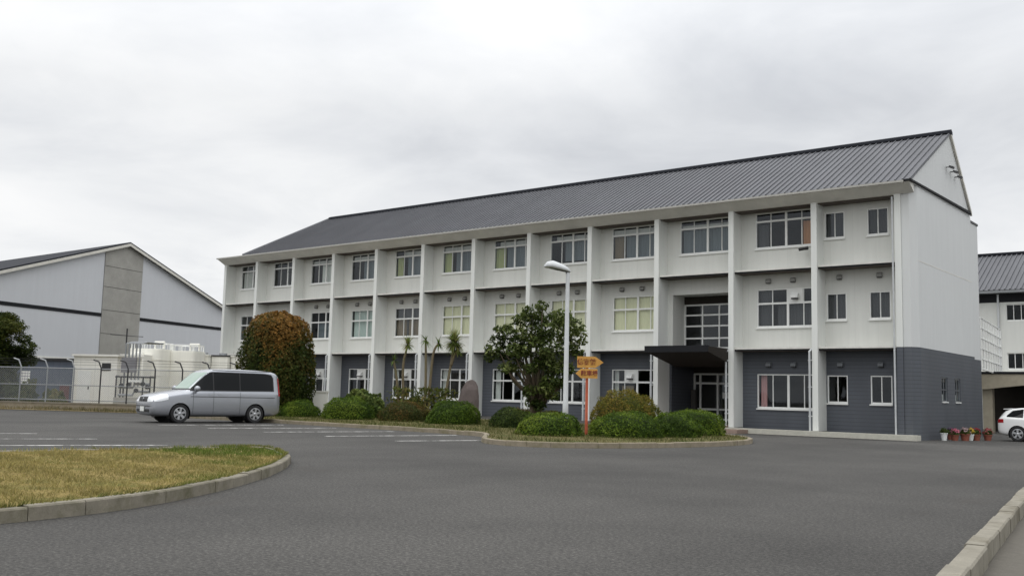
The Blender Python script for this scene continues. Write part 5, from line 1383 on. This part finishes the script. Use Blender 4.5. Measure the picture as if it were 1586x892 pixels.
# ------------------------------------------------------------------ sky, sun, camera
SUN_EL, SUN_AZ = 66, 195    # degrees; azimuth measured from +Y clockwise
w = bpy.data.worlds.new('World'); sc.world = w; w.use_nodes = True; nt = w.node_tree
for n_ in list(nt.nodes): nt.nodes.remove(n_)
out = nd(nt, 'ShaderNodeOutputWorld')
sky = nd(nt, 'ShaderNodeTexSky', sky_type='NISHITA'); sky.sun_disc = False; sky.sun_elevation = R(SUN_EL); sky.sun_rotation = R(SUN_AZ)
bg1 = nd(nt, 'ShaderNodeBackground'); bg1.inputs[1].default_value = 0.10; nt.links.new(sky.outputs[0], bg1.inputs[0])
tc = nd(nt, 'ShaderNodeTexCoord'); sp = nd(nt, 'ShaderNodeSeparateXYZ'); nt.links.new(tc.outputs['Generated'], sp.inputs[0])
za = nd(nt, 'ShaderNodeMath', operation='MAXIMUM'); nt.links.new(sp.outputs['Z'], za.inputs[0]); za.inputs[1].default_value = 0.0
zb = nd(nt, 'ShaderNodeMath', operation='ADD'); nt.links.new(za.outputs[0], zb.inputs[0]); zb.inputs[1].default_value = 0.16
dv = []
for ax in ('X', 'Y'):
    q = nd(nt, 'ShaderNodeMath', operation='DIVIDE'); nt.links.new(sp.outputs[ax], q.inputs[0]); nt.links.new(zb.outputs[0], q.inputs[1]); dv.append(q)
cb = nd(nt, 'ShaderNodeCombineXYZ'); nt.links.new(dv[0].outputs[0], cb.inputs[0]); nt.links.new(dv[1].outputs[0], cb.inputs[1])
def wnoise(scale, det, off, rough=.55):
    mp = nd(nt, 'ShaderNodeMapping'); mp.inputs['Location'].default_value = off; nt.links.new(cb.outputs[0], mp.inputs[0])
    n_ = nd(nt, 'ShaderNodeTexNoise'); n_.inputs['Scale'].default_value = scale; n_.inputs['Detail'].default_value = det; n_.inputs['Roughness'].default_value = rough
    n_.inputs['Distortion'].default_value = 0.4
    nt.links.new(mp.outputs[0], n_.inputs[0]); return n_.outputs['Fac']
ca = wnoise(0.42, 7, (3.1, 1.7, 0), .5); cc = wnoise(1.5, 6, (7.3, 2.2, 0), .55)
mx = nd(nt, 'ShaderNodeMath', operation='MULTIPLY_ADD'); nt.links.new(cc, mx.inputs[0]); mx.inputs[1].default_value = .35
ml = nd(nt, 'ShaderNodeMath', operation='MULTIPLY'); nt.links.new(ca, ml.inputs[0]); ml.inputs[1].default_value = .65; nt.links.new(ml.outputs[0], mx.inputs[2])
cloud = ramp(nt, mx.outputs[0], [(.34, s2l(208, 211, 216)), (.44, s2l(231, 233, 236)), (.52, s2l(246, 247, 248)), (.60, s2l(254, 254, 254))])
# the hidden upper sky of an overcast day is brighter than its lower part
st = nd(nt, 'ShaderNodeMapRange'); nt.links.new(sp.outputs['Z'], st.inputs[0]); st.inputs[1].default_value = .28; st.inputs[2].default_value = .95; st.inputs[3].default_value = 1.0; st.inputs[4].default_value = 2.5
bg2 = nd(nt, 'ShaderNodeBackground'); nt.links.new(cloud, bg2.inputs[0]); nt.links.new(st.outputs[0], bg2.inputs[1])
ms = nd(nt, 'ShaderNodeMixShader'); ms.inputs[0].default_value = 0.96
nt.links.new(bg1.outputs[0], ms.inputs[1]); nt.links.new(bg2.outputs[0], ms.inputs[2]); nt.links.new(ms.outputs[0], out.inputs[0])

sl = bpy.data.lights.new('sun', 'SUN'); sl.energy = 0.55; sl.angle = R(40); sl.color = (1, .97, .93)
so = bpy.data.objects.new('sun', sl); COL.objects.link(so)
az = R(SUN_AZ); el = R(SUN_EL); sd = Vector((math.sin(az)*math.cos(el), math.cos(az)*math.cos(el), math.sin(el)))
so.rotation_euler = (-sd).to_track_quat('-Z', 'Y').to_euler(); so.location = (20, -30, 40)

cam = bpy.data.cameras.new('camera'); co = bpy.data.objects.new('camera', cam); COL.objects.link(co)
yaw, pitch, roll = -0.6751, 0.1091, 0.0242
cy_, sy_, cp_, sp_ = math.cos(yaw), math.sin(yaw), math.cos(pitch), math.sin(pitch)
F_ = Vector((sy_*cp_, cy_*cp_, sp_)); r0 = Vector((cy_, -sy_, 0)); u0 = r0.cross(F_)
rr_ = r0*math.cos(roll)+u0*math.sin(roll); uu_ = -r0*math.sin(roll)+u0*math.cos(roll)
mw = Matrix((rr_, uu_, -F_)).transposed().to_4x4(); mw.translation = Vector((58.1087, -43.0632, 1.2162)); co.matrix_world = mw
cam.sensor_width = 36; cam.sensor_fit = 'HORIZONTAL'; cam.lens = 34.49; cam.clip_start = 0.1; cam.clip_end = 6000
sc.camera = co
sc.view_settings.view_transform = 'Standard'; sc.view_settings.look = 'None'; sc.view_settings.exposure = 0; sc.view_settings.gamma = 1; sc.view_settings.use_curve_mapping = False
sc.cycles.max_bounces = 6; sc.cycles.transparent_max_bounces = 12; sc.cycles.use_denoising = True
